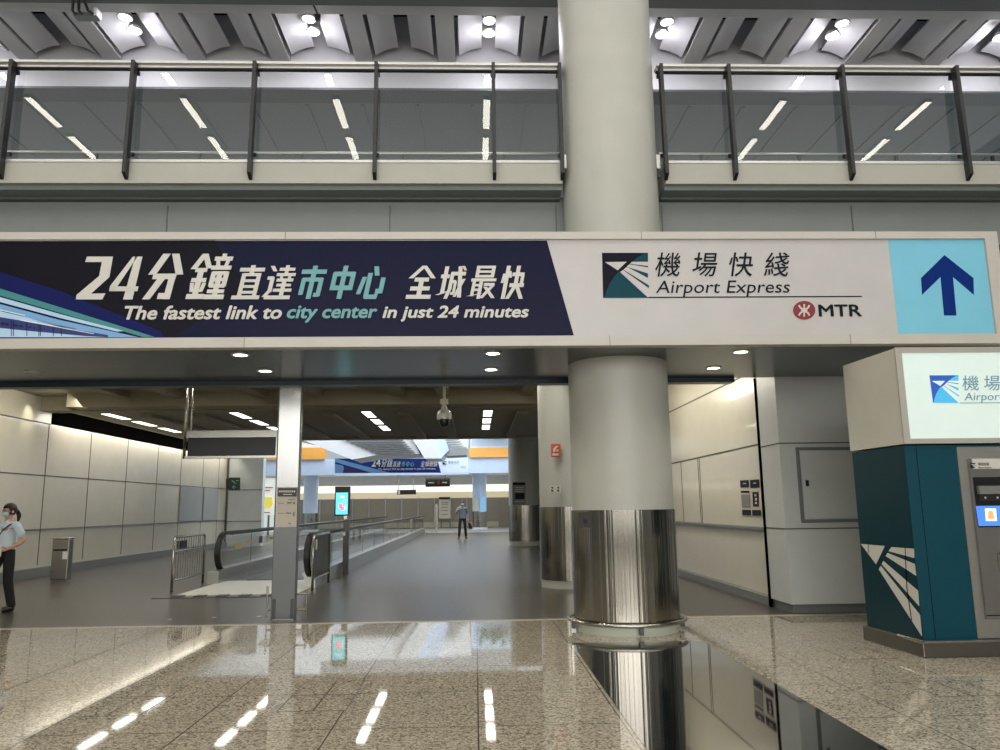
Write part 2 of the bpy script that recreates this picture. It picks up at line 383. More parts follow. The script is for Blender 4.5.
struct('trim_3', jb, M['joint'])
struct('trim_4', B(-10.2, -10.16, 10.6, 32.3, 1.06, 1.085), M['skirting'])
struct('baseboard_left', B(-10.2, -10.1, 10.6, 32.3, 0, .2), M['skirting'])
jb = NB(); box(jb, -10.2, -10.15, 27.2, 29.35, 1.1, 2.3); box(jb, -10.2, -10.14, 29.5, 31.1, 1.1, 2.3); struct('wall_left', jb, mat('display_panel_grey', (150, 152, 150), .5))
# right wall
struct('wall_right', B(4.35, 4.8, 11.25, 20, 0, 4.4), M['wall'])
jb = NB()
for z in (1.09, 2.35, 3.49): box(jb, 4.342, 4.35, 11.3, 20, z-.012, z+.012)
for y, a, b in ((11.62, .1, 3.3), (14.85, 1.1, 2.35), (16.2, 1.1, 2.35), (14.95, 1.1, 2.35)): box(jb, 4.343, 4.35, y-.01, y+.01, a, b)
struct('trim_5', jb, M['joint'])
struct('baseboard_right', B(4.22, 4.35, 11.25, 20, 0, .12), M['skirting'])
struct('trim_6', B(4.29, 4.35, 11.45, 20, 1.06, 1.1), M['skirting'])
# service enclosure at the front right
struct('wall_right', B(4.2, 7.5, 10.5, 11.22, .12, 3.3), M['boxgrey'])
struct('wall_right', B(4.24, 7.5, 10.54, 11.22, 0, .12), M['skirting'])
jb = NB()
for z in (2.27, 1.11): box(jb, 4.196, 7.5, 10.494, 10.5, z-.008, z+.008); box(jb, 4.194, 4.2, 10.5, 11.2, z-.008, z+.008)
struct('trim_7', jb, M['joint'])
struct('trim_8', B(4.19, 4.22, 11.2, 11.28, 0, 3.3), M['void'])
# soffit over the corridor mouth + teal beam, upper bulkhead, slab
struct('ceiling', B(-16, 12, 8.42, 10.55, 3.2, 3.3), M['soffit'])
struct('trim_9', B(-16, 3.65, 10.55, 10.75, 3.14, 3.3), M['tealbeam'])
struct('ceiling', B(-16, 12, 8.42, 9.7, 4.40, 4.48), M['greywall'])
struct('wall_back', B(-16, 12, 9.7, 9.9, 3.3, 5.5), M['greywall'])
jb = NB()
for x in (-6.9, -4.0, -1.1, 1.1, 2.52, 5.1): box(jb, x-.008, x+.008, 9.692, 9.7, 4.48, 5.4)
struct('trim_10', jb, M['fasciadark'])
struct('ceiling', B(-16, 12, 9.9, 13, 5.2, 5.6), M['fasciadark'])
struct('ceiling', B(-12, 8, 10.75, 18.3, 4.15, 4.3), M['ceil'])
struct('ceiling', B(-9.5, 8, 18.3, 26.0, 3.8, 4.3), M['ceil'])
struct('ceiling', prism(NB(), [Vector((-9.5, 18.8, 3.8)), Vector((-10.3, 18.8, 3.95)), Vector((-10.3, 18.8, 4.1)), Vector((-9.5, 18.8, 4.1))], (0, 13.5, 0)), M['wall'])
struct('ceiling', B(-12, 8, 10.75, 26.0, 4.5, 5.2), M['void'])
rb = NB()
for x in (-8.0, -6.8, -4.9, -3.6, -1.75, -.72, 1.2, 3.0):
    box(rb, x-.14, x+.14, 10.75, 17.6, 4.0, 4.15); box(rb, x-.14, x+.14, 18.9, 25.6, 3.72, 3.8)
box(rb, -9.5, 4.35, 25.6, 25.9, 3.72, 3.8); box(rb, -9.3, 4.35, 17.7, 18.3, 3.82, 4.15); box(rb, -10.2, -9.3, 18.3, 18.8, 3.82, 4.15)
struct('ceiling', rb, M['ceil'])
# bulkhead over the slot on the left

# upper level: floor fascia, parapet shoe
for x0, x1, n in ((-16, 1.15, 11), (2.49, 12, 12)):
    struct('trim_%d' % n, B(x0, x1, 9.3, 9.7, 5.54, 5.82), M['fascia'])
    struct('trim_%d' % (n+2), B(x0, x1, 9.38, 9.7, 5.485, 5.54), M['greywall'])
    struct('trim_%d' % (n+4), B(x0, x1, 9.6, 9.7, 5.45, 5.485), M['fasciadark'])  # dark strip: shade under the fascia put into its colour
    struct('trim_%d' % (n+6), B(x0, x1, 9.29, 9.42, 5.82, 5.855), M['lamprim'])
# upper ceiling: vaulted bays between ribs
LX = [-11.32, -8.42, -5.52, -2.62, .28, 3.18, 6.08, 8.98]
Zr = 9.2
struct('ceiling', B(-16, 12, 10.2, 10.82, 9.12, 9.8), M['fasciadark'])
struct('ceiling', B(-16, 12, 10.82, 11.15, 9.2, 9.8), M['rib'])
struct('wall_back', B(-16, 12, 12.5, 12.9, 8.72, 10.2), M['vault'])
struct('ceiling', B(-16, 12, 10.95, 12.6, 10.1, 10.3), M['void'])
rb = NB()
for lx in LX:
    for s in (-1, 1):
        x = lx+s*.725
        box(rb, x-.15, x+.15, 11.15, 12.48, Zr, Zr+.7)
struct('ceiling', rb, M['rib'])
def vault_bm(cx):
    bm = NB()
    for s in (-1, 1):
        pts = []
        for k in range(7):
            t = .115+.39*k/6; pts.append((cx+s*t, Zr+.17-.15*(k/6)**1.8))
        n = len(pts); up_ = [(x, z+.03) for x, z in pts]
        lo = [[bm.verts.new((x, y, z)) for x, z in pts] for y in (11.15, 12.3)]; hi = [[bm.verts.new((x, y, z)) for x, z in up_] for y in (11.15, 12.3)]
        for i in range(n-1):
            bm.faces.new([lo[0][i], lo[0][i+1], lo[1][i+1], lo[1][i]]); bm.faces.new([hi[0][i], hi[1][i], hi[1][i+1], hi[0][i+1]])
            bm.faces.new([lo[1][i], lo[1][i+1], hi[1][i+1], hi[1][i]]); bm.faces.new([lo[0][i], hi[0][i], hi[0][i+1], lo[0][i+1]])
        bm.faces.new([lo[0][0], lo[1][0], hi[1][0], hi[0][0]]); bm.faces.new([lo[0][-1], hi[0][-1], hi[1][-1], lo[1][-1]])
    return bm
for lx in LX:
    struct('ceiling', vault_bm(lx), M['vault'], smooth='auto'); struct('ceiling', vault_bm(lx+1.45), M['vault'], smooth='auto')
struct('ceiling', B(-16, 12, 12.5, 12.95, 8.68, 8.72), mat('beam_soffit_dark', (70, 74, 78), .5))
struct('ceiling', B(-16, 12, 12.95, 30, 8.68, 8.9), M['upceil'])
rb = NB()
for x in range(-15, 12): box(rb, x-.03, x+.03, 13.0, 30, 8.66, 8.68)
box(rb, -16, 12, 23.9, 24, 8.5, 8.68); struct('ceiling', rb, M['upceil'])
struct('ceiling', B(-16, 12, 13.0, 30, 5.2, 5.6), M['fasciadark'])
struct('wall_far', B(-16, 12, 24, 24.3, 5.6, 8.68), M['greywall'])
# hall behind the viewer: back wall with added glowing panels for fill and reflections
struct('wall_rear', B(-16, 12, -11.3, -11, 0, 9.6), M['greywall'])
for k in range(13):
    x = -14.5+2.0*k
    tag(obj('rear_glow_panel_%d' % (k+1), B(x, x+(.7, 1.25, .95)[k%3], -11.0, -10.95, .6, 7.5), mat('rear_panel_glow', (236, 236, 232), .3, emit=3.6)), kind='structure')
struct('ceiling', B(-16, 12, -11, 9.8, 9.4, 9.6), M['rib'])
struct('wall_hall_left', B(-16.3, -16, -11, 9.7, 0, 9.6), M['greywall'])
struct('wall_hall_right', B(12, 12.3, -11, 11, 0, 9.6), M['greywall'])

# ================================================================= COLUMNS
def column(X, Y, r, top, label, band=(.14, 1.40), detail=True):
    t = thing('round_column', label, 'column', (X, Y, 0))
    obj('shaft', cyl(NB(), (X, Y), r, band[1], top, 64), M['column'], t, smooth='auto')
    bm = cyl(NB(), (X, Y), r+.012, band[0], band[1], 64); obj('steel_cladding', bm, M['steel'], t, smooth='auto')
    obj('base_ring', cyl(NB(), (X, Y), r-.005, 0, band[0], 48), mat('base_ring_stone', (188, 190, 176), .3), t, smooth='auto')
    jb = NB()
    for a in (-2.2, -1.35, -.5): box(jb, X+math.cos(a)*(r+.013)-.003, X+math.cos(a)*(r+.013)+.003, Y+math.sin(a)*(r+.013)-.003, Y+math.sin(a)*(r+.013)+.003, band[0], band[1])
    obj('cladding_seam', jb, M['darksteel'], t)
    return t
c1 = column(1.80, 9.5, .615, 10.4, 'tall round grey column with steel foot cladding rising through the sign and balcony')
bm = NB(); pts = [(1.80+.69*math.cos(a), 9.5+.69*math.sin(a), .13) for a in [2*math.pi*i/48 for i in range(48)]]
g = obj('guard_rail', tube(bm, pts, .022, 8, True), M['pole'], c1, smooth=True)
bm = NB()
for a in (-1.52, -.1, -3.04, .9, 2.2):
    x, y = 1.8+math.cos(a)*.65, 9.5+math.sin(a)*.65; obj('rail_bracket', B(x-.022, x+.022, y-.04, y+.04, .03, .125), M['darksteel'], c1)
bm.free()
column(1.83, 14.6, .62, 4.15, 'round column with orange sign, second from the front, partly hidden by the big one', band=(.14, 1.44))
column(1.95, 30.0, .66, 4.3, 'farthest corridor column with a notice poster on its pale shaft', band=(.18, 1.5))
# column signs
t = thing('pictogram_sign', 'orange pictogram sign on the second column', 'sign', tuple(onY(555, 450, 13.99)))
mp = mapY(13.995)
flat('panel', [[(551, 444), (560.5, 444), (560.5, 457), (551, 457)]], M['orange'], t, mp, .03, .012)
flat('pictogram', [[(553, 452), (553.5, 448), (556, 446), (559, 446), (556, 448.5), (555, 452)], [(556.5, 449.5), (558.5, 449.5), (558.5, 451.5), (556.5, 451.5)], [(552.5, 453.5), (559, 453.5), (559, 455.5), (552.5, 455.5)]], M['letter'], t, mp, .045, .003)
for a, b, lab in ((550, 555, 'small white pictogram plate, left of the pair on the second column'), (556, 561, 'small white pictogram plate, right of the pair on the second column')):
    t = thing('pictogram_plate', lab, 'sign', tuple(onY((a+b)/2, 489, 13.99)), 'pictogram plates on the second column')
    flat('panel', [[(a, 485.5), (b, 485.5), (b, 492.5), (a, 492.5)]], M['whiteprint'], t, mp, .03, .01)
    flat('pictogram', [[(a+1, 487), (a+3.5, 487), (a+2.5, 489)], [(a+1.2, 489.5), (a+2.2, 489.5), (a+3.8, 491.5), (a+1.5, 491.5)]], M['logodark'], t, mp, .042, .003)
t = thing('notice_poster', 'grey notice poster on the farthest corridor column', 'poster', tuple(onY(519, 493, 29.3)))
mp = mapY(29.30)
flat('panel', [[(512.5, 482), (525.5, 482), (525.5, 505), (512.5, 505)]], M['grey'], t, mp, .0, .03)
flat('heading', [[(513, 482.5), (525, 482.5), (525, 485), (513, 485)], [(515, 493), (524.5, 493), (524.5, 499), (515, 499)]], M['logodark'], t, mp, .035, .005)
flat('print_pattern', [[(515, y), (524, y), (524, y+.8), (515, y+.8)] for y in (487, 489, 491, 501)], M['letter'], t, mp, .035, .005)
t = thing('cladding_label', 'small dark label plate on the steel cladding of the big column', 'label', tuple(onY(580, 520, 9.2)))
# follows the cladding's curve at its left front
bm = NB(); a0, a1 = math.radians(204), math.radians(222); R_ = .634
vs = [[bm.verts.new((1.8+R_*math.cos(a0+(a1-a0)*i/6), 9.5+R_*math.sin(a0+(a1-a0)*i/6), z)) for z in (1.2, 1.38)] for i in range(7)]
for i in range(6): bm.faces.new([vs[i][0], vs[i+1][0], vs[i+1][1], vs[i][1]])
o = obj('plate', bm, mat('smoked_label', (70, 66, 60), .3), t); o.modifiers.new('s', 'SOLIDIFY').thickness = .004
bm = NB(); a = math.radians(216); x, y = 1.8+.638*math.cos(a), 9.5+.638*math.sin(a)
bmesh.ops.create_circle(bm, cap_ends=True, segments=16, radius=.03, matrix=Matrix.Translation((x, y, 1.27)) @ Matrix.Rotation(a+math.pi/2, 4, 'Z') @ Matrix.Rotation(math.pi/2, 4, 'X'))
obj('symbol', bm, mat('label_blue', (30, 34, 80), .4), t)

# steel pillar with directory
t = thing('steel_pillar', 'square polished steel pillar standing at the corridor mouth', 'pillar', (-2.57, 10.78, 0))
obj('shaft', B(-2.725, -2.415, 10.72, 10.84, .0, 3.2), M['pillarsteel'], t, bevel=.004)
obj('edge_trim', box(B(-2.73, -2.715, 10.712, 10.722, 0, 3.18), -2.425, -2.41, 10.712, 10.722, 0, 3.18), M['darksteel'], t)
obj('lower_cladding', B(-2.72, -2.42, 10.705, 10.722, .02, 1.22), mat('pillar_lower_grey', (96, 98, 98), .3, .8), t)
bm = NB(); box(bm, -2.71, -2.67, 10.69, 10.705, .02, .28); box(bm, -2.47, -2.43, 10.69, 10.705, .02, .28); obj('foot_clip', bm, M['darksteel'], t)
for s, x in ((-1, -2.80), (1, -2.28)):
    q = thing('bumper_post', 'short steel bumper rail on the %s side of the steel pillar' % ('left' if s < 0 else 'right'), 'bumper rail', (x, 10.8, 0), 'bumper rails at the steel pillar')
    bm = tube(NB(), [(x, 10.78, .03), (x, 10.78, .44 if s < 0 else .38)], .013)
    obj('upright', bm, M['pole'], q)
    xi = -2.725 if s < 0 else -2.415
    bm = tube(NB(), [(x-.02*s*-1, 10.78, .33), (xi, 10.78, .33)], .012); tube(bm, [(x, 10.78, .13), (xi, 10.78, .13)], .012); obj('arm', bm, M['pole'], q)
t = thing('directory_board', 'beige directory board with dark heading mounted on the steel pillar', 'sign', (-2.57, 10.7, 1.5))
mp = mapY(10.715)
flat('panel', [[(277, 487), (297.5, 487), (296.5, 526.5), (276, 526.5)]], M['poster'], t, mp, .0, .012)
flat('heading', [[(277.8, 488), (297, 488), (296.7, 496.5), (277.6, 496.5)]], M['dark'], t, mp, .014, .002)
flat('heading_text', [[(279+i*2.1, 490.5), (280.5+i*2.1, 490.5), (280.5+i*2.1, 492.3), (279+i*2.1, 492.3)] for i in range(8)]+[[(283, 494), (292, 494), (292, 494.8), (283, 494.8)]], M['letter'], t, mp, .017, .002)
flat('print_pattern', [[(287, 502), (291.5, 502), (291.5, 503.6), (287, 503.6)], [(293, 502), (295, 502), (295, 504), (293, 504)], [(278, 503), (284, 503), (284, 503.6), (278, 503.6)], [(278, 513), (284, 513), (284, 513.6), (278, 513.6)], [(286, 512.4), (291, 512.4), (291, 513.8), (286, 513.8)], [(293, 512), (294.6, 512), (294.6, 516), (293, 516)], [(288, 523), (291, 523), (291, 524), (288, 524)], [(288, 499), (295, 499), (295, 499.8), (288, 499.8)]], M['grey'], t, mp, .014, .002)

# ================================================================= OVERHEAD SIGN
SY = 8.3; mp = mapY(SY)
t = thing('overhead_sign', 'long banner sign spanning the corridor mouth, navy train advert and white panel', 'sign', (0, 8.35, 3.2))
ZT, ZB = 4.51, 3.195; XR = 6.03
obj('housing', B(-9, XR-.002, SY+.012, 8.42, ZB+.002, ZT-.002), M['frame'], t)
fr = NB(); box(fr, -9, XR, SY-.03, SY+.012, 4.425, ZT); box(fr, -9, XR, SY-.03, SY+.012, ZB, 3.305); box(fr, 5.88, XR, SY-.03, SY+.012, 3.3055, 4.4245); obj('frame', fr, M['frame'], t)
obj('face_panel', B(-9, 5.88, SY, SY+.012, 3.305, 4.425), M['signwhite'], t)
bm = NB(); prism(bm, [Vector(p) for p in ((-9, SY-.003, 3.315), (1.105, SY-.003, 3.315), (.83, SY-.003, 4.415), (-9, SY-.003, 4.415))], (0, .003, 0)); obj('advert_panel', bm, M['navy'], t)
bm = NB(); prism(bm, [Vector(p) for p in ((4.77, SY-.003, 3.315), (5.875, SY-.003, 3.315), (5.875, SY-.003, 4.42), (4.76, SY-.003, 4.42))], (0, .003, 0)); obj('arrow_panel', bm, M['arrowpanel'], t)
# advert art: dark wedge, stripes and train running off to the left
ext = lambda pts: pts
flat('dark_field', [[(-60, 241.5), (215, 240.5), (250, 290), (175, 336), (108, 336), (55, 293), (0, 271), (-60, 250)]], M['black2'], t, mp, .004, .0005)
flat('blue_band', [[(-60, 250), (0, 272), (60, 291), (160, 331), (165, 337.2), (150, 337.2), (0, 289), (-60, 268)]], M['blue1'], t, mp, .0048, .0005)
flat('teal_band', [[(-60, 268), (0, 288.5), (155, 337), (143, 337), (0, 295.5), (-60, 276)]], M['teal'], t, mp, .0056, .0005)
flat('pale_band', [[(-60, 279), (0, 297), (60, 314), (124, 331), (117, 331.5), (60, 318), (0, 302), (-60, 285)]], M['pale'], t, mp, .0064, .0005)
flat('sky_band', [[(-60, 288), (0, 304), (60, 320), (139, 337.2), (108, 337.2), (60, 327), (0, 310), (-60, 294)]], M['sky'], t, mp, .0064, .0005)
flat('train_body', [[(-60, 296), (0, 311), (45, 322), (108, 336), (108, 337.2), (-60, 337.2)]], M['pale'], t, mp, .0064, .0005)
flat('train_stripe', [[(-60, 302), (0, 317), (30, 322), (108, 335), (108, 337.2), (85, 336), (30, 331), (0, 328), (-60, 325)]], mat('train_blue', (34, 50, 110), .35), t, mp, .0072, .0005)
flat('train_window', [[(x, 321.5+x*.17), (x+w_, 321.5+(x+w_)*.17), (x+w_, 325+(x+w_)*.105), (x, 325+x*.105)] for x, w_ in ((-50, 9), (-37, 9), (-24, 8), (-12, 8), (1, 3.5), (5.5, 3.5), (14, 4), (19, 4), (28, 4), (33, 3.5), (41, 4), (46, 3.5))], mat('train_window_dark', (12, 18, 44), .3), t, mp, .008, .0005)
flat('train_pattern', [[(x, 319+x*.15), (x+.7, 319+x*.15), (x+.7, 336), (x, 336)] for x in (11, 13.2, 26.5, 38.5, 40, 53, 61)], M['navy'], t, mp, .0084, .0005)
flat('highlight', [[(-60, 299), (0, 309.5), (25, 315), (25, 315.6), (0, 310.4), (-60, 300)], [(20, 319.5), (94, 333.5), (94, 334.1), (20, 320.4)]], M['white'], t, mp, .0088, .0005)
# big numerals (outline read off the sign) and heavy characters
zp = lambda pts: [(60+x/5.556, 240+y/5.556) for x, y in pts]
flat('numerals', [zp([(150,92),(294,92),(274,206),(172,298),(252,296),(235,330),(88,330),(92,305),(217,200),(233,122),(140,122)]),
    zp([(418,92),(458,92),(402,330),(350,330)]), zp([(405,92),(430,92),(318,258),(300,284),(272,284),(278,256)]), zp([(278,258),(436,258),(430,284),(272,284)])], M['letter'], t, mp, .006, .002)
def run(name, chars, spans, yt, yb, material, sh=.2):
    bm = NB()
    for ch, (a, b) in zip(chars, spans):
        h = onY((a+b)/2, yt, SY).z-onY((a+b)/2, yb, SY).z; p = onY(a, yb, SY); q = onY(b, yb, SY)
        heavy(bm, ch, p.x, q.x-sh*h, p.z, p.z+h, SY-.004, sh)
    return obj(name, bm, material, t)
run('lettering', '分鐘', [(141, 187), (184, 233)], 254, 299.5, M['letter'])
run('lettering', '直達', [(230.5, 266), (262, 297)], 265.5, 299.3, M['letter'])
run('teal_lettering', '市中心', [(295, 328), (326.5, 358), (356, 388)], 266, 299, M['letterteal'])
run('lettering', '全城最快', [(405, 437.5), (436, 468), (467, 500), (498, 528)], 266, 299, M['letter'])
sl = dict(shear=.22, bold=.026)
textY('lettering', 'The fastest link to', (124.5, 282, 305.5, 319.5), SY-.004, M['letter'], t, **sl)
textY('teal_lettering', 'city center', (287, 377.5, 305.5, 322.5), SY-.004, M['letterteal'], t, **sl)
textY('lettering', 'in just 24 minutes', (382.5, 529, 305.5, 321.5), SY-.004, M['letter'], t, **sl)
def sign_logo(u, v, off):
    a = Vector((602+u*46.0, 252.8+v*45.0)); return onY(a.x, a.y, SY-off)
logo(t, sign_logo, (M['logodark'], M['logoteal'], M['signwhite']))
for ch, (a, b) in zip('機場快綫', ((655, 681), (692, 717.5), (729, 753), (763, 790))):
    textY('sign_character', ch, (a, b, 252.5, 276.5), SY-.004, M['letterdark'], t, shear=.2, bold=.004)
textY('lettering', 'Airport Express', (655.5, 790, 280.5, 297), SY-.004, M['letterdark'], t, shear=.18)
flat('rule_line', [[(646, 296.8), (862, 295.8), (862, 296.9), (646, 298)]], M['letterdark'], t, mp, .004, .001)
textY('lettering', 'MTR', (818.5, 861.5, 304.5, 316.5), SY-.004, M['letterdark'], t, bold=.02)
cx, cy = 804.2, 310.3
flat('emblem_disc', [[(cx+11.2*math.cos(a), cy+9.4*math.sin(a)) for a in [2*math.pi*i/32 for i in range(32)]]], M['red'], t, mp, .004, .001)
def arcpts(x0, y0, r, a0, a1, w_, sy=1):
    n = 8; A = [math.radians(a0+(a1-a0)*i/n) for i in range(n+1)]
    o_ = [(x0+(r+w_/2)*math.cos(a), y0+sy*(r+w_/2)*math.sin(a)) for a in A]; i_ = [(x0+(r-w_/2)*math.cos(a), y0+sy*(r-w_/2)*math.sin(a)) for a in A[::-1]]
    return o_+i_
flat('emblem_mark', [[(cx-.75, cy-6.2), (cx+.75, cy-6.2), (cx+.75, cy+6.2), (cx-.75, cy+6.2)], [(cx-3, cy-.7), (cx+3, cy-.7), (cx+3, cy+.7), (cx-3, cy+.7)],
    arcpts(cx, cy-6.2, 5.2, 10, 170, 1.7), arcpts(cx, cy+6.2, 5.2, 190, 350, 1.7)], M['letter'], t, mp, .006, .001)
flat('arrow', [[(944.5, 255), (973.5, 278), (974, 295), (953, 277), (956.5, 315.5), (944, 315.5), (940.5, 277), (922, 295), (921, 278)]], M['arrow'], t, mp, .004, .002)
fj = NB()
for x in (-2.5, 1.5, 4.2): box(fj, x-.003, x+.003, SY-.032, SY-.03, ZB, 3.305); box(fj, x+.4, x+.406, SY-.032, SY-.03, 4.425, ZT)
obj('frame_joint', fj, M['fasciadark'], t)

# soffit downlights
def downlight(x, y, z, r, lit, label, group, power=22):
    q = thing('downlight', label, 'ceiling light', (x, y, z), group)
    bm = NB(); n = 24
    ro = [bm.verts.new((x+(r+.025)*math.cos(2*math.pi*i/n), y+(r+.025)*math.sin(2*math.pi*i/n), z-.008)) for i in range(n)]
    ri = [bm.verts.new((x+r*math.cos(2*math.pi*i/n), y+r*math.sin(2*math.pi*i/n), z-.012)) for i in range(n)]
    rt = [bm.verts.new((x+(r+.025)*math.cos(2*math.pi*i/n), y+(r+.025)*math.sin(2*math.pi*i/n), z)) for i in range(n)]
    for i in range(n):
        j = (i+1) % n; bm.faces.new([ro[i], ro[j], ri[j], ri[i]]); bm.faces.new([ro[i], rt[i], rt[j], ro[j]])
    obj('trim_ring', bm, M['lamprim'], q)
    if z > 8: obj('can', cyl(NB(), (x, y), r, z, z+.06, 24), M['lamprim'], q)
    obj('diffuser', cyl(NB(), (x, y), r, z-.010, z-.002, 24), M['lamp'] if lit else M['lamprim'], q)
    if lit and power: spot('lamp_beam', (x, y, z-.03), power)
    return q
G = 'downlights in the dark soffit under the sign'
for i, (x, nm) in enumerate(((-5.55, 'far left'), (-2.66, 'left of the centre, above the steel pillar'), (.215, 'above the dome camera'), (3.1, 'right of the big column'))):
    for y, s in ((8.68, 'front'), (9.73, 'rear')):
        if i == 0 and s == 'front': continue
        lit = i > 0
        downlight(x, y, 3.2, .078, lit, ('lit' if lit else 'unlit')+' soffit downlight, %s one, %s' % (s, nm) if i else 'unlit round soffit downlight at the far left', G, 26)
# upper ceiling downlights in the lit bays
NM = ['leftmost off to the side', 'second from left outside the cable tray', 'beside the black cables at upper left', 'left of the centre bay', 'in the bay left of the big column', 'just right of the big column', 'centre of the right-hand bays', 'at the upper right corner']
for lx, nm in zip(LX[1:], NM[1:]):
    for y, s in ((11.28, 'front'), (11.62, 'rear')):
        downlight(lx, y, Zr+.012, .095, True, 'bright vault downlight, %s one, %s' % (s, nm), 'paired downlights in the vaulted upper ceiling', 0)
    l = spot('lamp_beam', (lx, 11.45, Zr-.02), 50, (.96, .93, 1), 170, .3, r=.12)
    l = bpy.data.lights.new('vault_lamp', 'POINT'); l.energy = 15; l.color = (.96, .94, 1); l.shadow_soft_size = .1
    o = bpy.data.objects.new('vault_lamp', l); C.objects.link(o); o.location = (lx, 11.75, Zr-.05)
# hall strip lights in front of the balcony (their images show in the balcony glass)
for i, lx in enumerate(LX):
    for k, (a, b) in enumerate(((5.45, 5.85), (3.85, 4.98), (2.4, 3.42), (1.75, 2.0))):
        q = thing('strip_light', 'hall ceiling strip light above the viewer, seen mirrored in the balcony glass', 'ceiling light', (lx, a, 9.2), 'hall ceiling strip lights')
        obj('diffuser', B(lx-.065, lx+.065, a, b, 9.2, 9.21), M['hallstrip'], q); obj('housing', B(lx-.07, lx+.07, a-.02, b+.02, 9.21, 9.28), M['lamprim'], q)

# ================================================================= BALCONY
def balustrade(x0, x1, xs, label, end):
    q = thing('glass_balustrade', label, 'balustrade', ((x0+x1)/2, 9.35, 5.9))
    obj('top_rail', B(x0, x1, 9.29, 9.46, 7.19, 7.228), M['lamprim'], q, bevel=.006)
    obj('rail_channel', B(x0, x1, 9.33, 9.41, 7.15, 7.19), M['lamprim'], q); obj('glazing_bead', B(x0, x1, 9.34, 9.40, 7.135, 7.155), M['black'], q)
    xs = sorted(xs); e = [x0]+xs+[x1]
    for a, b in zip(xs, xs[1:]): obj('glass_panel', B(a+.03, b-.03, 9.365, 9.375, 5.87, 7.135), GLASS, q)
    for x in xs:
        bm = prism(NB(), [Vector((x-.022, 9.33, 7.19)), Vector((x-.022, 9.22, 7.19)), Vector((x-.022, 9.19, 5.64)), Vector((x-.022, 9.29, 5.58))], (.044, 0, 0))
        m_ = obj('mullion', bm, M['black'], q)
        for z in (5.93, 7.06): obj('clamp', B(x-.035, x+.035, 9.355, 9.385, z, z+.05), M['darksteel'], m_)
    return q
balustrade(-13.0, 1.17, [-12.2, -10.6, -9.04, -7.47, -5.91, -4.37, -2.82, -1.25, .275, 1.145], 'glass balcony balustrade with black fins, left of the big column', 1)
balustrade(2.45, 11.5, [2.49, 3.39, 4.92, 6.47, 8.0, 9.56, 11.1], 'glass balcony balustrade with black fins, right of the big column', -1)
# rear rail of the bridge
q = thing('rear_handrail', 'long thin handrail seen behind the balcony glass', 'handrail', (-2, 11.6, 5.6))
obj('rail', tube(NB(), [(-15, 11.6, 7.06), (11.5, 11.6, 7.06)], .028, 8), M['lamprim'], q)
obj('lower_rail', tube(NB(), [(-15, 11.6, 6.9), (11.5, 11.6, 6.9)], .014, 8), M['pole'], q)
for x in [-14+1.61*i for i in range(16)]: obj('post', B(x-.02, x+.02, 11.58, 11.62, 5.6, 7.04), M['darksteel'], q)
# end brackets beside the column
for x, s in ((1.22, 'left'), (2.40, 'right')):
    q = thing('end_bracket', 'small white box bracket at the balcony end on the %s of the big column' % s, 'bracket', (x, 9.4, 5.9), 'balcony end brackets')
    obj('plate', B(x-.035, x+.035, 9.32, 9.4, 5.76, 5.95), M['lamprim'], q); obj('back_box', B(x-.045, x+.045, 9.4, 9.5, 5.68, 6.1), M['fasciadark'], q)
# cables over the upper beam
q = thing('cable_bundle', 'three black cables dropping to a small tray at the upper left', 'cable', (-5.75, 10.9, 8.7))
for a, b in ((72, 76), (78, 83), (84, 95)):
    p0, p1, p2 = onY(a, -12, 10.6), onY(a+1, 2, 10.6), onY(b, 15, 10.9)
    obj('cable', tube(NB(), [p0, p1, (p1+p2)/2+Vector((-.03, 0, -.03)), p2], .022, 6), M['rubber'], q, smooth=True)
p0 = onY(76, 15.5, 10.93); p1 = onY(98, 15.5, 10.93)
obj('tray', B(p0.x, p1.x, 10.86, 11.0, p0.z-.05, p0.z+.01), M['skirting'], q); obj('end_plate', B(p1.x-.03, p1.x+.02, 10.85, 11.0, p0.z-.04, p0.z+.08), M['white'], q)
q = thing('black_cable', 'single black cable hanging at the upper ceiling near the centre', 'cable', tuple(onY(315, 5, 10.9)))
obj('cable', tube(NB(), [onY(309, -10, 10.9), onY(313, 4, 10.9), onY(318, 15, 10.93)], .014, 6), M['rubber'], q); obj('box', B(*sorted((onY(315.5, 17, 10.93).x, onY(320.5, 17, 10.93).x)), 10.9, 10.96, onY(318, 20, 10.93).z, onY(318, 15, 10.93).z), M['black'], q)

# ================================================================= CORRIDOR THINGS
# ceiling strips, three per row, on the lower ceiling
rows = ((-8.92, 'row by the left wall'), (-5.85, 'row left of the steel pillar'), (-2.66, 'row right of the steel pillar'), (.33, 'row beside the dome camera'))
for x, nm in rows:
    for k, (a, b) in enumerate(((18.78, 19.95), (20.45, 21.6), (22.15, 23.4))):
        q = thing('ceiling_light', 'lit corridor ceiling light, %s in the %s' % (('nearest', 'middle', 'farthest')[k], nm), 'ceiling light', (x, a, 3.8), 'rectangular lights in the corridor ceiling')
        obj('diffuser', B(x-.11, x+.11, a, b, 3.785, 3.795), M['lampwhite'], q); area('strip_lamp', (x, (a+b)/2, 3.78), .2, 6, WARM, sy=b-a); obj('frame', B(x-.13, x+.13, a-.03, b+.03, 3.79, 3.8), M['skirting'], q)
for x in (-8.2, -5.2, -2.2, .8, 3.2):  # added rows out of view, extra light for the near corridor
    for a in (12.4, 14.6):
        q = thing('ceiling_light', 'added corridor fill light, unseen behind the dark soffit beam', 'ceiling light', (x, a, 4.15), 'added fill lights behind the soffit beam')
        obj('diffuser', B(x-.11, x+.11, a, a+1.2, 4.13, 4.14), M['lampwhite'], q); area('strip_lamp', (x, a+.6, 4.12), .22, 40, WARM, sy=1.2); obj('frame', B(x-.13, x+.13, a-.03, a+1.23, 4.135, 4.15), M['skirting'], q)
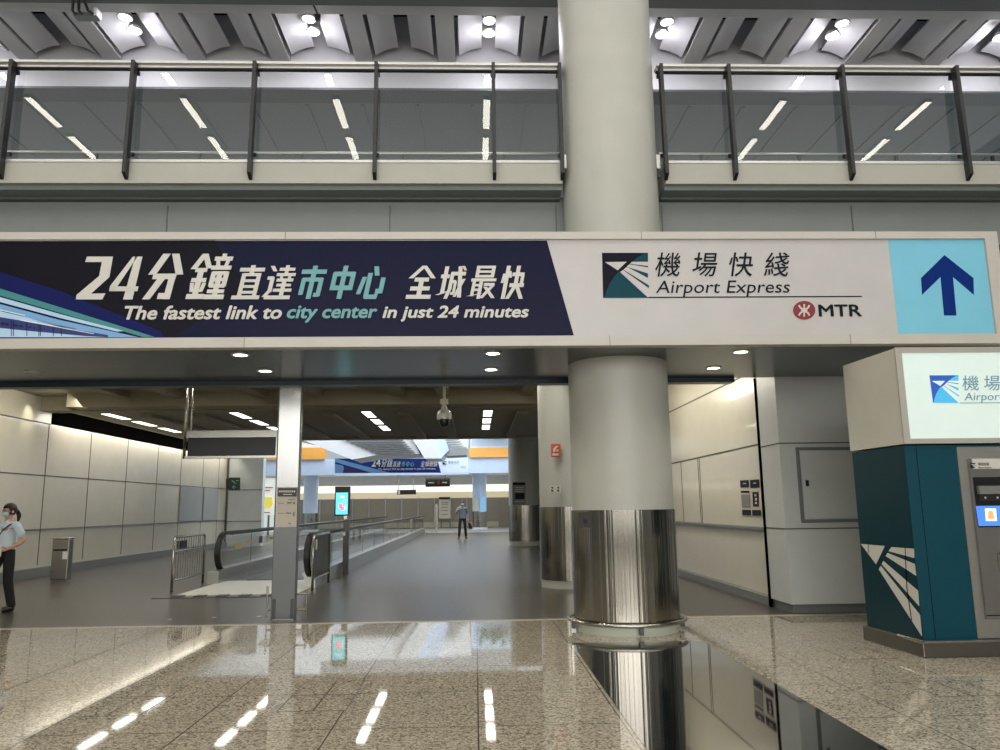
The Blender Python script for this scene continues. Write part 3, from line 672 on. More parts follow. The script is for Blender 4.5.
# washer in the left slot, then added lamps for the other walls
area('wall_wash', (-9.75, 25.5, 3.74), .3, 100, (1, .94, .84), rot=(0, math.radians(48), 0), sy=13)
area('wall_wash', (-9.0, 14.2, 3.9), .3, 60, (1, .94, .82), rot=(0, math.radians(50), 0), sy=7.5)  # added lamp brightening the near left wall
area('wall_wash', (2.8, 14.8, 3.95), .3, 95, (1, .94, .80), rot=(0, math.radians(-50), 0), sy=7)  # added lamp brightening the right wall
spot('wall_scallop', (-9.85, 17.8, 4.13), 34, (1, .93, .70), 52, .9, rot=(0, math.radians(33), 0))
# hanging display
q = thing('hanging_display', 'blank black display panel hung in a steel frame left of the steel pillar', 'display', (-4.2, 13.5, 2.35))
obj('frame', box(box(B(-4.99, -3.42, 13.47, 13.6, 2.70, 2.82), -5.0, -3.42, 13.47, 13.6, 2.34, 2.38), -3.45, -3.41, 13.47, 13.6, 2.381, 2.699), M['pole'], q)
obj('screen', B(-4.96, -3.45, 13.48, 13.58, 2.38, 2.70), mat('blank_screen', (10, 10, 11), .35), q)
bm = tube(NB(), [(-5.04, 13.55, 2.34), (-5.04, 13.55, 4.15)], .028); obj('pole', bm, M['pole'], q, smooth=True)
bm = tube(NB(), [(-4.96, 13.58, 2.34), (-4.96, 13.58, 4.15)], .018); obj('pole', bm, M['pole'], q, smooth=True)
# dome camera
q = thing('dome_camera', 'white dome security camera hanging from the soffit on a stem', 'camera', (-.455, 11.5, 2.64))
cc = (-.455, 11.5)
obj('stem', cyl(NB(), cc, .022, 3.02, 4.15, 16), M['cctv'], q, smooth='auto'); obj('mount', lathe(NB(), cc, [(.03, 2.98), (.06, 2.985), (.06, 3.06), (.02, 3.07)], 24), M['cctv'], q, smooth='auto')
obj('housing', lathe(NB(), cc, [(.106, 2.755), (.112, 2.79), (.106, 2.84), (.082, 2.885), (.045, 2.91), (.03, 2.98)], 32), M['cctv'], q, smooth='auto')
obj('dome', lathe(NB(), cc, [(.005, 2.64), (.04, 2.648), (.068, 2.675), (.082, 2.715), (.085, 2.757)], 32), mat('smoked_dome', (14, 14, 16), .08), q, smooth='auto')
# litter bin by the left wall
q = thing('litter_bin', 'slim steel litter bin against the left corridor wall', 'bin', (-9.0, 17.5, 0))
obj('body', B(-9.14, -8.78, 17.3, 17.5, .02, .88), mat('bin_steel', (128, 124, 118), .3, 1.0), q, bevel=.02)
obj('lid', B(-9.15, -8.77, 17.29, 17.51, .88, .92), M['pole'], q, bevel=.015)
obj('opening', B(-9.1, -8.82, 17.285, 17.3, .64, .67), M['void'], q)
obj('label', B(-8.9, -8.8, 17.29, 17.3, .46, .62), M['whiteprint'], q)
# green exit style sign by the left wall
q = thing('green_sign', 'small dark green illuminated sign projecting from the grey end wall at left', 'sign', (-9.7, 31.6, 2.3))
mp = mapY(31.6); flat('panel', [[(228.5, 477.5), (240, 477.5), (240, 490.5), (228.5, 490.5)]], M['green'], q, mp, 0, .05); flat('bracket', [[(226, 479), (229, 479), (229, 489), (226, 489)]], M['black'], q, mapY(31.66), 0, .05)
flat('pictogram', [[(232, 480), (236, 483), (235.6, 484), (231.6, 481)], [(236, 480), (238.5, 480), (238.5, 481), (236, 481)], [(232.5, 486.5), (236, 486.5), (236, 487.3), (232.5, 487.3)], [(232, 487), (234, 485), (234, 489)]], M['greenlit'], q, mp, .06, .01)

# notices and hatch on the right wall
q = thing('wall_notice', 'pair of black and white notice strips on the right corridor wall', 'sign', (4.34, 12.1, 1.5))
mX = mapX(4.34)
flat('backing', [[(739.5, 479.5), (760, 478.5), (762.5, 516.5), (741.5, 516)]], M['poster'], q, mX, 0, .006)
flat('dark_block', [[(740, 480.5), (748.5, 480), (748.8, 487), (740.4, 487.5)], [(750, 480), (759, 479.3), (759.4, 487.4), (750.3, 488)], [(740.6, 490.8), (749, 490.6), (749, 492.6), (740.8, 492.8)],
    [(742, 509.8), (750.5, 509.8), (751, 515.3), (742.4, 515)], [(752, 510), (760.5, 510), (761, 515.6), (752.3, 515.4)], [(752.3, 492), (758, 491.6), (758.6, 506.4), (753, 506.4)]], M['logodark'], q, mX, .008, .003)
flat('grey_block', [[(741, 494.5), (749.4, 494.5), (750, 507.5), (742, 507.5)]], M['grey'], q, mX, .008, .002)
flat('marks', [[(754.5, 494), (756.3, 494), (756.3, 496.4), (754.5, 496.4)], [(755, 498), (756.8, 498), (756.8, 500.4), (755, 500.4)], [(755, 502), (756.8, 502), (757, 504), (755, 504)], [(743, 483), (746, 483), (746, 484), (743, 484)], [(753, 482.6), (756, 482.6), (756, 483.6), (753, 483.6)]], M['letter'], q, mX, .012, .002)
q = thing('access_hatch', 'grey framed access hatch with black latch in the service cabinet wall', 'hatch', (4.9, 10.5, 1.7))
fr = NB(); box(fr, 4.42, 5.36, 10.475, 10.5, 1.19, 1.23); box(fr, 4.42, 5.36, 10.475, 10.5, 2.17, 2.21); box(fr, 4.42, 4.46, 10.475, 10.5, 1.2305, 2.1695); box(fr, 5.32, 5.36, 10.475, 10.5, 1.2305, 2.1695)
obj('frame', fr, M['skirting'], q); obj('door', B(4.47, 5.31, 10.485, 10.5, 1.24, 2.16), M['boxgrey'], q); obj('latch', B(4.52, 4.56, 10.47, 10.486, 1.68, 1.76), M['black'], q)
obj('cable_outlet', B(4.98, 5.05, 10.528, 10.54, .03, .09), M['void'], tag(thing('cable_outlet', 'small black outlet in the cabinet plinth', 'outlet', (5.0, 10.52, 0)))) if False else None

# barriers (gates) at the moving walkway
def barrier(X, y0, y1, label, glassy):
    q = thing('barrier_rail', label, 'barrier', (X, (y0+y1)/2, 0), 'steel barriers at the moving walkway landing')
    bm = tube(NB(), [(X, y0, 0), (X, y0, .93), (X, y0+.06, .98), (X, y1-.06, .98), (X, y1, .93), (X, y1, 0)], .024, 8); obj('frame', bm, M['pole'], q, smooth=True)
    obj('lower_rail', tube(NB(), [(X, y0, .2), (X, y1, .2)], .016), M['pole'], q)
    if not glassy: obj('upper_rail', tube(NB(), [(X, y0, .72), (X, y1, .72)], .014), M['pole'], q)
    n = 13
    for i in range(1, n): y = y0+(y1-y0)*i/n; obj('baluster', tube(NB(), [(X, y, .2), (X, y, .97)], .009, 6), M['pole'], q)
    if glassy: obj('infill_panel', B(X-.004, X+.004, y0+.03, y1-.03, .22, .95), glass_mat('smoked_glass', (.42, .42, .40), .35), q)
    return q
b1 = barrier(-5.53, 14.62, 16.25, 'steel barrier rail with upright bars left of the moving walkway', False)
obj('lock_box', B(-5.58, -5.50, 14.9, 15.2, .76, .9), M['black'], b1)
b2 = barrier(-2.955, 14.45, 16.0, 'smoked panel barrier rail right of the moving walkway, by the black screen post', True)
obj('label', B(-2.945, -2.94, 14.6, 14.72, .72, .9), M['whiteprint'], b2)

# moving walkway
q = thing('moving_walkway', 'moving walkway with glass sides and black handrails running down the corridor', 'moving walkway', (-4.2, 16, 0))
obj('landing_plate', B(-5.2, -3.1, 13.9, 16.6, .0, .015), M['plateL'], q)
pl = NB()
for i in range(6): box(pl, -5.2+i*.38, -5.02+i*.38, 13.72, 13.95, .0, .018)
box(pl, -5.45, -3.05, 13.55, 13.62, 0, .01); obj('edge_strip', pl, M['plateD'], q)
obj('tread_belt', B(-4.75, -3.55, 16.6, 46, .0, .03), mat('tread_grey', (74, 74, 72), .4, .5), q)
def side(X, y0, y1, sgn):
    # handrail: newel half-round then long run
    pts = []
    for k in range(13):
        a = math.radians(-90-180*k/12) ; pts.append((X, y0+.40+.40*math.cos(math.radians(90+180*k/12))*1.0, .60+.38*math.sin(math.radians(-90+180*k/12))))
    pts = [(X, y0+.9, .22), (X, y0+.55, .22)]+[(X, y0+.42-.42*math.sin(math.radians(180*k/12)), .60-.38*math.cos(math.radians(180*k/12))) for k in range(13)]+[(X, y0+.9, .98), (X, y1, .98)]
    h = obj('handrail', NBbar(pts, .12, .07), M['rubber'], q, smooth='auto')
    gp = [Vector((X-.005, y, z)) for x, y, z in [(0, y0+.5, .28)]+[(0, y0+.45-.34*math.sin(math.radians(180*k/12)), .60-.31*math.cos(math.radians(180*k/12))) for k in range(13)]+[(0, y1, .92), (0, y1, .28)]]
    obj('glass_side', prism(NB(), gp, (.01, 0, 0)), GLASS, q)
    obj('rail_track', NBbar([(X, y0+.9, .935), (X, y1, .935)], .05, .02), M['pole'], q)
    obj('skirt_deck', box(B(X-.125, X+.125, y0+.25, y1, .22, .28), X-.11, X+.11, y0+.3, y1, 0, .22), M['flatsteel'], q)
    jb = NB()
    for i in range(1, int((y1-y0)/2.4)): box(jb, X-.007, X+.007, y0+2.4*i-.01, y0+2.4*i+.01, .28, .92)
    obj('glass_joint', jb, M['skirting'], q)
def NBbar(pts, w_, h_):
    bm = NB(); rings = []; N = len(pts); P = [Vector(p) for p in pts]
    for i, p in enumerate(P):
        tt = (P[min(i+1, N-1)]-P[max(i-1, 0)]).normalized(); s = Vector((1, 0, 0)); u = s.cross(tt).normalized()
        rings.append([bm.verts.new(p+s*a*w_/2+u*b*h_/2) for a, b in ((-1, -.5), (-.7, -1), (.7, -1), (1, -.5), (1, .5), (.7, 1), (-.7, 1), (-1, .5))])
    for a, b in zip(rings, rings[1:]):
        for k in range(8): bm.faces.new([a[k], a[(k+1) % 8], b[(k+1) % 8], b[k]])
    bm.faces.new(rings[0]); bm.faces.new(rings[-1][::-1]); return bm
side(-5.28, 16.3, 47, -1)
side(-3.12, 14.7, 47, 1)
# labels on the left glass
bm = NB()
for y, z, h in ((17.4, .62, .1), (18.3, .70, .07), (20.3, .70, .07)): box(bm, -5.265, -5.26, y, y+.45, z, z+h)
obj('warning_label', bm, mat('label_yellow', (196, 184, 96), .5), q)
bm = NB(); box(bm, -5.265, -5.26, 19.3, 19.6, .66, .82); obj('dark_label', bm, M['dark'], q)
obj('newel_box', B(-5.36, -5.14, 16.0, 16.5, 0, .26), M['flatsteel'], q)

# digital post
q = thing('digital_display_post', 'cyan lit portrait screen on a dark post beside the moving walkway', 'display', (-2.95, 17.9, 0))
obj('post', B(-2.99, -2.87, 17.85, 17.98, 0, 1.22), M['darksteel'], q); obj('neck', B(-2.99, -2.92, 17.9, 17.94, 1.22, 1.32), M['pole'], q)
obj('casing', B(-3.2, -2.86, 17.86, 17.98, 1.30, 1.96), M['black'], q, bevel=.01); obj('screen', B(-3.17, -2.90, 17.85, 17.86, 1.33, 1.82), M['screencyan'], q)
bm = NB(); box(bm, -3.1, -3.02, 17.846, 17.85, 1.46, 1.58); box(bm, -3.06, -2.98, 17.846, 17.85, 1.42, 1.50); box(bm, -3.0, -2.96, 17.846, 17.85, 1.6, 1.66); obj('picture', bm, M['screenpink'], q)
bm = NB(); box(bm, -3.08, -2.97, 17.846, 17.85, 1.70, 1.76); box(bm, -2.97, -2.93, 17.846, 17.85, 1.44, 1.54); obj('caption', bm, M['screenlight'], q)
obj('post_sign', B(-2.99, -2.94, 17.84, 17.85, .86, .94), M['whiteprint'], q)

# floor access covers
covers = ((-2.93, -2.44, 5.97, 6.50, 'square floor access cover at the left, front one of two'), (-2.93, -2.44, 6.55, 6.93, 'square floor access cover at the left, rear one of two'),
 (-1.45, -.96, 5.99, 6.46, 'square floor access cover near the centre, front one of two'), (-1.45, -.96, 6.49, 6.96, 'square floor access cover near the centre, rear one of two'),
 (3.49, 3.96, 7.47, 7.96, 'square floor access cover right of the black stone strip, rear one'), (3.49, 3.97, 6.02, 6.50, 'square bluish floor access cover right of the black stone strip, front one'))
for x0, x1, y0, y1, lab in covers:
    q = thing('floor_access_cover', lab, 'access cover', ((x0+x1)/2, (y0+y1)/2, 0), 'square access covers in the granite floor')
    w_ = .008; fr = NB(); box(fr, x0-w_, x1+w_, y0-w_, y0, -.002, .0015); box(fr, x0-w_, x1+w_, y1, y1+w_, -.002, .0015); box(fr, x0-w_, x0, y0, y1, -.002, .0015); box(fr, x1, x1+w_, y0, y1, -.002, .0015)
    obj('gap_frame', fr, mat('cover_gap', (44, 40, 34), .6), q); obj('lid', B(x0, x1, y0, y1, -.002, .001), M['granite'], q)
for i, (x, y) in enumerate(((170, 619.5), (214, 617.5), (259, 616.5))):
    p = onZ(x, y); q = thing('floor_stud', 'small pale round floor stud, %s of three left of the steel pillar' % ('leftmost', 'middle', 'rightmost')[i], 'floor stud', (p.x, p.y, 0), 'floor studs')
    obj('disc', cyl(NB(), (p.x, p.y), .035, 0, .004, 16), M['lamprim'], q)

# ================================================================= TICKET MACHINE
q = thing('ticket_machine', 'teal ticket machine with steel front and glowing sign box at the right', 'ticket machine', (5.2, 8.0, 0))
YF, YB, XL, XE = 7.5, 8.46, 4.25, 6.6
XB = 4.2
def plan(x0, y0, xb, yb, x1, z0, z1):
    return prism(NB(), [Vector((x0, y0, z0)), Vector((x1, y0, z0)), Vector((x1, yb, z0)), Vector((xb, yb, z0))], (0, 0, z1-z0))
obj('body', plan(XL, YF, XB, YB, XE, .15, 2.0), M['teal_body'], q)
obj('side_panel', prism(NB(), [Vector((XL-.003, YF+.003, .15)), Vector((XB-.003, YB, .15)), Vector((XB-.003, YB, 2.0)), Vector((XL-.003, YF+.003, 2.0))], (.002, 0, 0)), M['teal_side'], q)
obj('plinth', plan(XL-.04, YF-.05, XB-.05, YB+.02, XE, .0, .15), mat('plinth_steel', (122, 119, 112), .3, 1.0, bump=.05, bscale=4), q, bevel=.008)
obj('bumper', tube(NB(), [(XL-.05, YF+.35, .145), (XL-.05, YF-.07, .145), (XE, YF-.07, .145)], .016), M['pole'], q)
# panel seams
jb = NB(); box(jb, 4.365, 4.369, YF-.002, YF, .15, 2.0); obj('front_seam', jb, M['void'], q)
# sign box
obj('sign_box', plan(XL-.01, YF-.02, XB-.02, YB, XE, 2.015, 2.98), M['boxwhite'], q)
fb = NB(); box(fb, XL-.015, XE, YF-.04, YF-.02, 2.015, 2.065); box(fb, XL-.015, XE, YF-.04, YF-.02, 2.93, 2.985); box(fb, XL-.015, XL+.05, YF-.04, YF-.02, 2.066, 2.929); obj('box_frame', fb, mat('lightbox_frame', (178, 174, 164), .35, .3), q)
obj('glowing_face', B(XL+.05, XE, YF-.03, YF-.02, 2.065, 2.93), M['lightbox'], q)
FY = YF-.03
def ml(u, v, off):
    # emblem on the glowing face: corners (930,375) (959,375) (960,403) (934,403)
    a = 929.5+u*29+v*3*(1-u)*1.0; b = 375.3+v*27.5; return onY(a, b, FY-off)
logo(q, ml, (mat('lb_blue', (38, 84, 176), .4, emit=.35), mat('lb_cyan', (70, 170, 214), .4, emit=.45), M['lightbox']))
LD = mat('lb_text', (110, 140, 156), .4, emit=.25)
for ch, (a, b) in zip('機場', ((962, 978.5), (983.5, 1000))): textY('sign_character', ch, (a, b, 375.5, 390.5), FY-.003, LD, q, shear=.12)
textY('sign_character', '快', (1006, 1021, 375.5, 390.5), FY-.003, LD, q, shear=.12)
textY('lettering', 'Airport Express', (964, 1046, 392.5, 402.5), FY-.003, LD, q, shear=.15)
flat('rule_line', [[(960, 402.6), (1040, 402.2), (1040, 402.9), (960, 403.3)]], LD, q, mapY(FY), .003, .001)
# side graphic in white
sX = lambda x, y, off: onX(x, y, XL-.018-.05*((x-905)/-38 if x < 905 else 0)*0 - off)
def side_map(x, y, off):
    # plane through (XL,YF) and (XB,YB), slanting
    n = Vector((YB-YF, XL-XB, 0)).normalized(); p0 = Vector((XL-.003, YF, 0)) - n*(.001+off); d = ray(x, y)
    return EYE + d*((p0-EYE).dot(n)/d.dot(n))
Z8 = lambda pts: [(850+x/5.766, 530+y/5.766) for x, y in pts]
flat('triangle_mark', [Z8([(62,80),(201,92),(150,198)])], M['whiteprint'], q, side_map, .002, .001)
flat('beam_mark', [Z8([(238,98),(369,108),(371,162),(222,122)]), Z8([(216,132),(374,196),(382,265),(205,150)]), Z8([(192,178),(392,350),(399,440),(182,196)]), Z8([(178,207),(404,490),(415,615),(165,226)])], M['whiteprint'], q, side_map, .002, .001)
flat('side_seam', [Z8([(315,100),(319,100),(330,330),(357,520),(352,520),(325,330)]), Z8([(103,82),(106,82),(108,130),(105,130)])], M['void'], q, side_map, .004, .0005)
# steel front
YS = YF-.012
obj('steel_surround', B(4.77, XE, YS, YF, .16, 1.98), M['flatsteel'], q)
obj('steel_face', prism(NB(), [Vector((4.86, YS-.03, 1.86)), Vector((XE, YS-.03, 1.86)), Vector((XE, YS-.03, .34)), Vector((4.86, YS-.03, .34))], (0, .03, 0)), mat('machine_face_steel', (112, 110, 106), .4, .5), q)
FX = YS-.03; mpf = mapY(FX)
obj('label_strip', B(4.89, XE, FX-.006, FX, 1.76, 1.86), M['whiteprint'], q)
def lg(u, v, off): return onY(970.5+u*5, 463+v*5.2, FX-.004-off)
logo(q, lg, (M['logodark'], M['logoteal'], M['whiteprint']))
textY('strip_lettering', '機場快綫', (978, 989, 462.5, 465.5), FX-.008, M['grey'], q); textY('strip_lettering', 'Airport Express', (978, 991.5, 466.5, 468.8), FX-.008, M['grey'], q)
obj('screen_recess', B(4.88, XE, FX-.01, FX, 1.20, 1.68), mat('machine_black', (14, 16, 20), .25), q)
obj('visor', B(4.90, XE, FX-.05, FX-.01, 1.515, 1.595), M['skirting'], q)
obj('button_panel', B(4.91, 5.6, FX-.02, FX-.01, 1.45, 1.51), M['black'], q)
bt = NB()
for x in (4.96, 5.08): box(bt, x, x+.015, FX-.028, FX-.02, 1.472, 1.49)
obj('indicator', bt, M['letter'], q)
obj('touch_screen', prism(NB(), [Vector(onY(x, y, FX-.014)) for x, y in ((976, 506), (1060, 505), (1060, 525), (979, 526))], (0, .004, 0)), M['screen'], q)
obj('screen_picture', prism(NB(), [Vector(onY(x, y, FX-.016)) for x, y in ((985, 508.5), (996, 508.5), (997, 521), (986, 521))], (0, .002, 0)), M['screenlight'], q)
obj('screen_figure', prism(NB(), [Vector(onY(x, y, FX-.018)) for x, y in ((988, 511), (993, 511), (994.5, 519), (988, 519))], (0, .001, 0)), mat('screen_skin', (238, 170, 110), .3, emit=.6), q)
obj('card_slot_plate', B(5.03, 5.5, FX-.012, FX, .78, .95), M['pole'], q); obj('card_slot', B(5.05, 5.3, FX-.016, FX-.012, .85, .88), M['void'], q)
obj('coin_tray', B(5.06, 5.6, FX-.014, FX, .58, .74), M['darksteel'], q); obj('coin_window', B(5.09, 5.6, FX-.016, FX-.014, .61, .71), M['void'], q)
obj('lower_seam', B(4.86, XE, FX-.004, FX, .37, .378), M['void'], q)

# ================================================================= FAR ATRIUM
struct('wall_far', B(-16, -9.0, 49.8, 50.4, 3.6, 4.6), M['bluewhite']); struct('wall_far', B(-.4, 6, 49.8, 50.4, 3.62, 4.62), M['bluewhite'])
struct('wall_far', B(-9.0, -.4, 49.9, 50.4, 3.55, 4.4), M['bluewhite'])
struct('trim_21', B(-16, -9.6, 49.6, 50.4, 4.6, 5.35), M['orangeband']); struct('trim_22', B(-.35, 6, 49.6, 50.4, 4.62, 5.22), M['orangeband'])
struct('wall_far', B(-.3, 6, 49.9, 50.2, 5.22, 7.2), M['bluewhite']); struct('wall_far', B(-16, -9.6, 49.9, 50.2, 5.35, 9), M['white'])
struct('ceiling', B(-16, 8, 50.4, 57, 3.75, 3.95), M['white'])
struct('wall_far', B(-22, 8, 57.0, 57.2, 2.15, 2.6), M['glowdim'])  # cream wall, its lit look put in as emission
struct('wall_far', B(-22, 8, 57.0, 57.2, 2.6, 3.1), M['glow'])  # brightest band of the lit wall, also put in as emission
struct('wall_far', B(-22, 8, 57.0, 57.2, 3.1, 3.9), M['white'])
struct('floor', B(-22, 8, 46, 60, .0, .006), M['farfloor'])
struct('wall_far', B(-22, 8, 57.0, 57.2, 0, 2.15), M['bronze'])
struct('wall_atrium_right', B(2.6, 3.0, 28, 57, 0, 9), M['white']); 
struct('ceiling', B(-16, 8, 30, 60, 12.5, 12.7), M['white']) if False else None
# platform screen doors
ORD = 'first second third fourth fifth sixth seventh eighth ninth tenth eleventh twelfth thirteenth fourteenth fifteenth sixteenth seventeenth eighteenth nineteenth'.split()
for i in range(19):
    x = -19.5+i*1.18
    if x > 1.2: break
    d = thing('platform_door', 'bronze platform screen door, %s counted from the right end of the far row' % ORD[17-i], 'door', (x+.55, 56.95, 0), 'bronze platform screen doors')
    obj('leaf', B(x+.04, x+1.12, 56.9, 56.98, .45, 2.12), M['bronze'], d); obj('kick_panel', B(x+.04, x+1.12, 56.88, 56.98, .05, .43), mat('kick_pale', (196, 186, 164), .4), d); obj('post', B(x-.03, x+.04, 56.82, 56.98, 0, 2.2), M['lamprim'], d)
# ad banner
q = thing('hanging_advert', 'blue and white advert banner hung across the far platform entrance', 'sign', (-4.6, 48, 3.6))
obj('panel', B(-8.7, -.42, 48, 48.15, 3.6, 4.52), mat('advert_pale', (206, 220, 240), .4, emit=.3), q)
for x in (-8.0, -4.6, -1.2): obj('mounting_arm', B(x-.04, x+.04, 48.15, 49.9, 4.2, 4.3), M['skirting'], q)
mp = mapY(48)
flat('navy_field', [[(335, 458.5), (437, 458.5), (441, 472.8), (335, 472.8)]], mat('advert_blue', (10, 30, 96), .4, emit=.3), q, mp, .02, .01)
flat('light_beam', [[(335, 458), (342, 460), (390, 472.8), (372, 472.8), (335, 462)], [(335, 464), (343, 465.5), (346, 473), (335, 473)]], M['sky'], q, mp, .035, .01)
flat('train', [[(343, 472), (344, 468), (347, 465.5), (350, 466.5), (360, 471), (368, 473), (343, 473)]], mat('advert_train', (50, 44, 100), .4), q, mp, .05, .01)
bm = NB()
for ch, a in zip('分鐘', (381, 386.5)): p = onY(a, 466.8, 47.93); heavy(bm, ch, p.x, p.x+.32, p.z, p.z+.48, 47.93, .15)
for ch, a in zip('全城最快', (420.5, 424.7, 428.9, 433.1)): p = onY(a, 466.6, 47.93); heavy(bm, ch, p.x, p.x+.24, p.z, p.z+.34, 47.93, .15)
for ch, a in zip('直達', (392.5, 396.5)): p = onY(a, 466.6, 47.93); heavy(bm, ch, p.x, p.x+.22, p.z, p.z+.32, 47.93, .15)
obj('lettering', bm, M['letter'], q)
bm = NB()
for ch, a in zip('市中心', (401, 405.5, 410)): p = onY(a, 466.6, 47.93); heavy(bm, ch, p.x, p.x+.23, p.z, p.z+.32, 47.93, .15)
obj('teal_lettering', bm, M['letterteal'], q)
textY('lettering', '24', (371.5, 380.5, 459.6, 466.8), 47.93, M['letter'], q, offset=.03)
textY('lettering', 'The fastest link to city center in just 24 minutes', (378, 435.5, 467.8, 470.6), 47.93, M['letter'], q, offset=.01, shear=.2)
def fl(u, v, off): return onY(442.5+u*4, 461+v*3.6, 47.96-off)
logo(q, fl, (M['logodark'], M['logoteal'], M['white'])); textY('lettering', '機場快綫', (448, 459, 460.8, 463.4), 47.93, M['grey'], q); textY('lettering', 'MTR', (461, 466, 466.4, 468), 47.93, M['grey'], q)
# escalator casing overhead (white sloping underside with slats)
YE = 43; P = lambda x, y: onY(x, y, YE)
struct('ceiling', prism(NB(), [P(*p) for p in ((250, 418), (402, 418), (420, 454), (378, 455), (352, 459.5), (330, 451), (305, 441), (250, 428))], (0, 3.5, 0)), M['white'])
struct('ceiling', prism(NB(), [onY(*p, YE-.3) for p in ((398, 418), (417, 418), (441, 458.5), (425, 458.5))], (0, 3, 0)), M['white'])
struct('ceiling', prism(NB(), [onY(*p, YE-.1) for p in ((417, 418), (438, 418), (449, 450), (441, 458.5))], (0, 3, 0)), M['bluewhite'])
struct('ceiling', prism(NB(), [onY(*p, YE) for p in ((446, 448), (466.5, 447), (466.5, 455), (446, 456))], (0, 2, 0)), M['slat'])
bm = NB()
for i in range(8):
    a, b = onY(341+i*4.9, 438.2+i*2.1, YE-.12), onY(401+i*2.1, 438.2+i*2.1, YE-.12); bar(bm, a, b, .08, .05)
struct('ceiling', bm, mat('slat_gap_grey', (104, 106, 106), .6))
bm = NB()
for i in range(7):
    a, b = onY(439+i*1.6, 433+i*2.4, YE+.3), onY(455+i*1.4, 433+i*2.2, YE+.3); bar(bm, a, b, .05, .05)
struct('ceiling', bm, M['slat'])
struct('ceiling', prism(NB(), [onY(*p, YE+.5) for p in ((436, 418), (470, 418), (468, 449), (446, 449))], (0, .5, 0)), M['white'])
q = thing('upper_gallery_glass', 'glass gallery edge with greenery behind it above the orange band', 'railing', (1.2, 49, 5.3))
obj('glass', B(-.2, 2.55, 49.2, 49.22, 5.3, 6.9), GLASS, q); obj('rail', B(-.2, 2.55, 49.15, 49.25, 5.9, 5.96), M['skirting'], q)
bm = NB()
for i in range(40): x, z = random.uniform(.2, 2.5), random.uniform(6.0, 6.8); bmesh.ops.create_icosphere(bm, subdivisions=1, radius=random.uniform(.08, .18), matrix=Matrix.Translation((x, 49.35+random.random()*.2, z)))
obj('shrub', bm, M['leaf'], thing('green_shrubs', 'green planting visible above the orange band at the far gallery', 'plant', (1.2, 49.6, 6)))
# far round columns
for x0, x1, lab in ((472.5, 486.5, 'far white round column standing behind the walking man'), (303.5, 318, 'far white round column seen just right of the steel pillar')):
    p, p1 = onY(x0, 500, 52), onY(x1, 500, 52); cx_, r_ = (p.x+p1.x)/2, (p1.x-p.x)/2
    c_ = thing('far_column', lab, 'column', (cx_, 52, 0), 'white round columns at the platform')
    obj('shaft', cyl(NB(), (cx_, 52), r_, 1.2, 3.75, 32), M['bluewhite'], c_, smooth='auto'); obj('steel_foot', cyl(NB(), (cx_, 52), r_+.01, .15, 1.2, 32), M['steel'], c_, smooth='auto'); obj('base', cyl(NB(), (cx_, 52), r_+.06, 0, .15, 32), M['white'], c_, smooth='auto')
    if x0 > 400:
        obj('notice', B(cx_-.45, cx_-.05, 51.3, 51.42, 1.2, 2.1), M['letter'], c_); obj('blue_notice', B(cx_+.02, cx_+.42, 51.3, 51.42, 1.15, 2.15), mat('pale_blue_print', (150, 200, 236), .4, emit=.2), c_)
# hanging signs at platform, map board
q = thing('platform_sign', 'black hanging platform sign with red mark, right of centre', 'sign', (-1.2, 52.5, 3.1)); mp = mapY(52.5)
flat('panel', [[(425.5, 479), (450, 478.5), (450, 486.5), (425.5, 487)]], M['black'], q, mp, 0, .12); flat('frame', [[(425, 478), (450.5, 477.6), (450.5, 478.8), (425, 479.2)]], M['skirting'], q, mp, .02, .14)
flat('red_mark', [[(437, 481), (439.5, 481), (439.5, 484.5), (437, 484.5)]], M['red'], q, mp, .13, .01); flat('print_pattern', [[(428, 482.3), (434, 482.3), (434, 483.2), (428, 483.2)], [(442, 482), (447, 482), (447, 483), (442, 483)]], M['letter'], q, mp, .13, .01)
[flat('hanger', [[(x, 474), (x+.6, 474), (x+.6, 479), (x, 479)]], M['pole'], q, mp, .02, .04) for x in (431, 445)]
q = thing('platform_sign', 'smaller black hanging platform sign left of centre', 'sign', (-4.9, 54, 2.8)); mp = mapY(54)
flat('panel', [[(397, 490), (416, 489.6), (416, 494.3), (397, 494.7)]], M['black'], q, mp, 0, .12); flat('light_mark', [[(398, 490.4), (400, 490.4), (400, 494.2), (398, 494.2)]], M['letter'], q, mp, .13, .01); [flat('hanger', [[(x, 474), (x+.6, 474), (x+.6, 490), (x, 490)]], M['pole'], q, mp, .02, .04) for x in (398.5, 413)]
q = thing('map_board', 'cream route map board with black header in front of the platform doors', 'board', (-2.1, 56.5, .6)); mp = mapY(56.5)
flat('board', [[(439, 497), (450, 497), (450, 518.5), (439, 518.5)]], mat('cream_board', (214, 206, 188), .5), q, mp, 0, .08); flat('header', [[(439, 497), (450, 497), (450, 499.4), (439, 499.4)]], M['black'], q, mp, .09, .01); flat('print_pattern', [[(441, y), (448, y), (448, y+.5), (441, y+.5)] for y in (502, 504, 507, 510, 514)], M['grey'], q, mp, .09, .01)
for x in (-2.5, -1.86): obj('leg', B(x, x+.08, 56.5, 56.58, 0, .66), M['skirting'], q)
q = thing('yellow_poster', 'yellow and white advert poster seen left of the steel pillar', 'poster', (-13, 50, .6)); mp = mapY(50)
flat('white_part', [[(250, 478), (277, 478), (277, 532.5), (250, 532.5)]], mat('lit_poster_white', (240, 240, 230), .5, emit=.35), q, mp, 0, .05); flat('yellow_part', [[(258, 497), (272, 497), (273, 504), (270, 508), (258, 508)]], M['yellow'], q, mp, .06, .02); flat('red_lines', [[(262, 487), (273, 487), (273, 488), (262, 488)], [(262, 490), (270, 490), (270, 491), (262, 491)], [(262, 512), (270, 512), (270, 513), (262, 513)]], mat('poster_brown', (170, 120, 90), .5), q, mp, .06, .02)
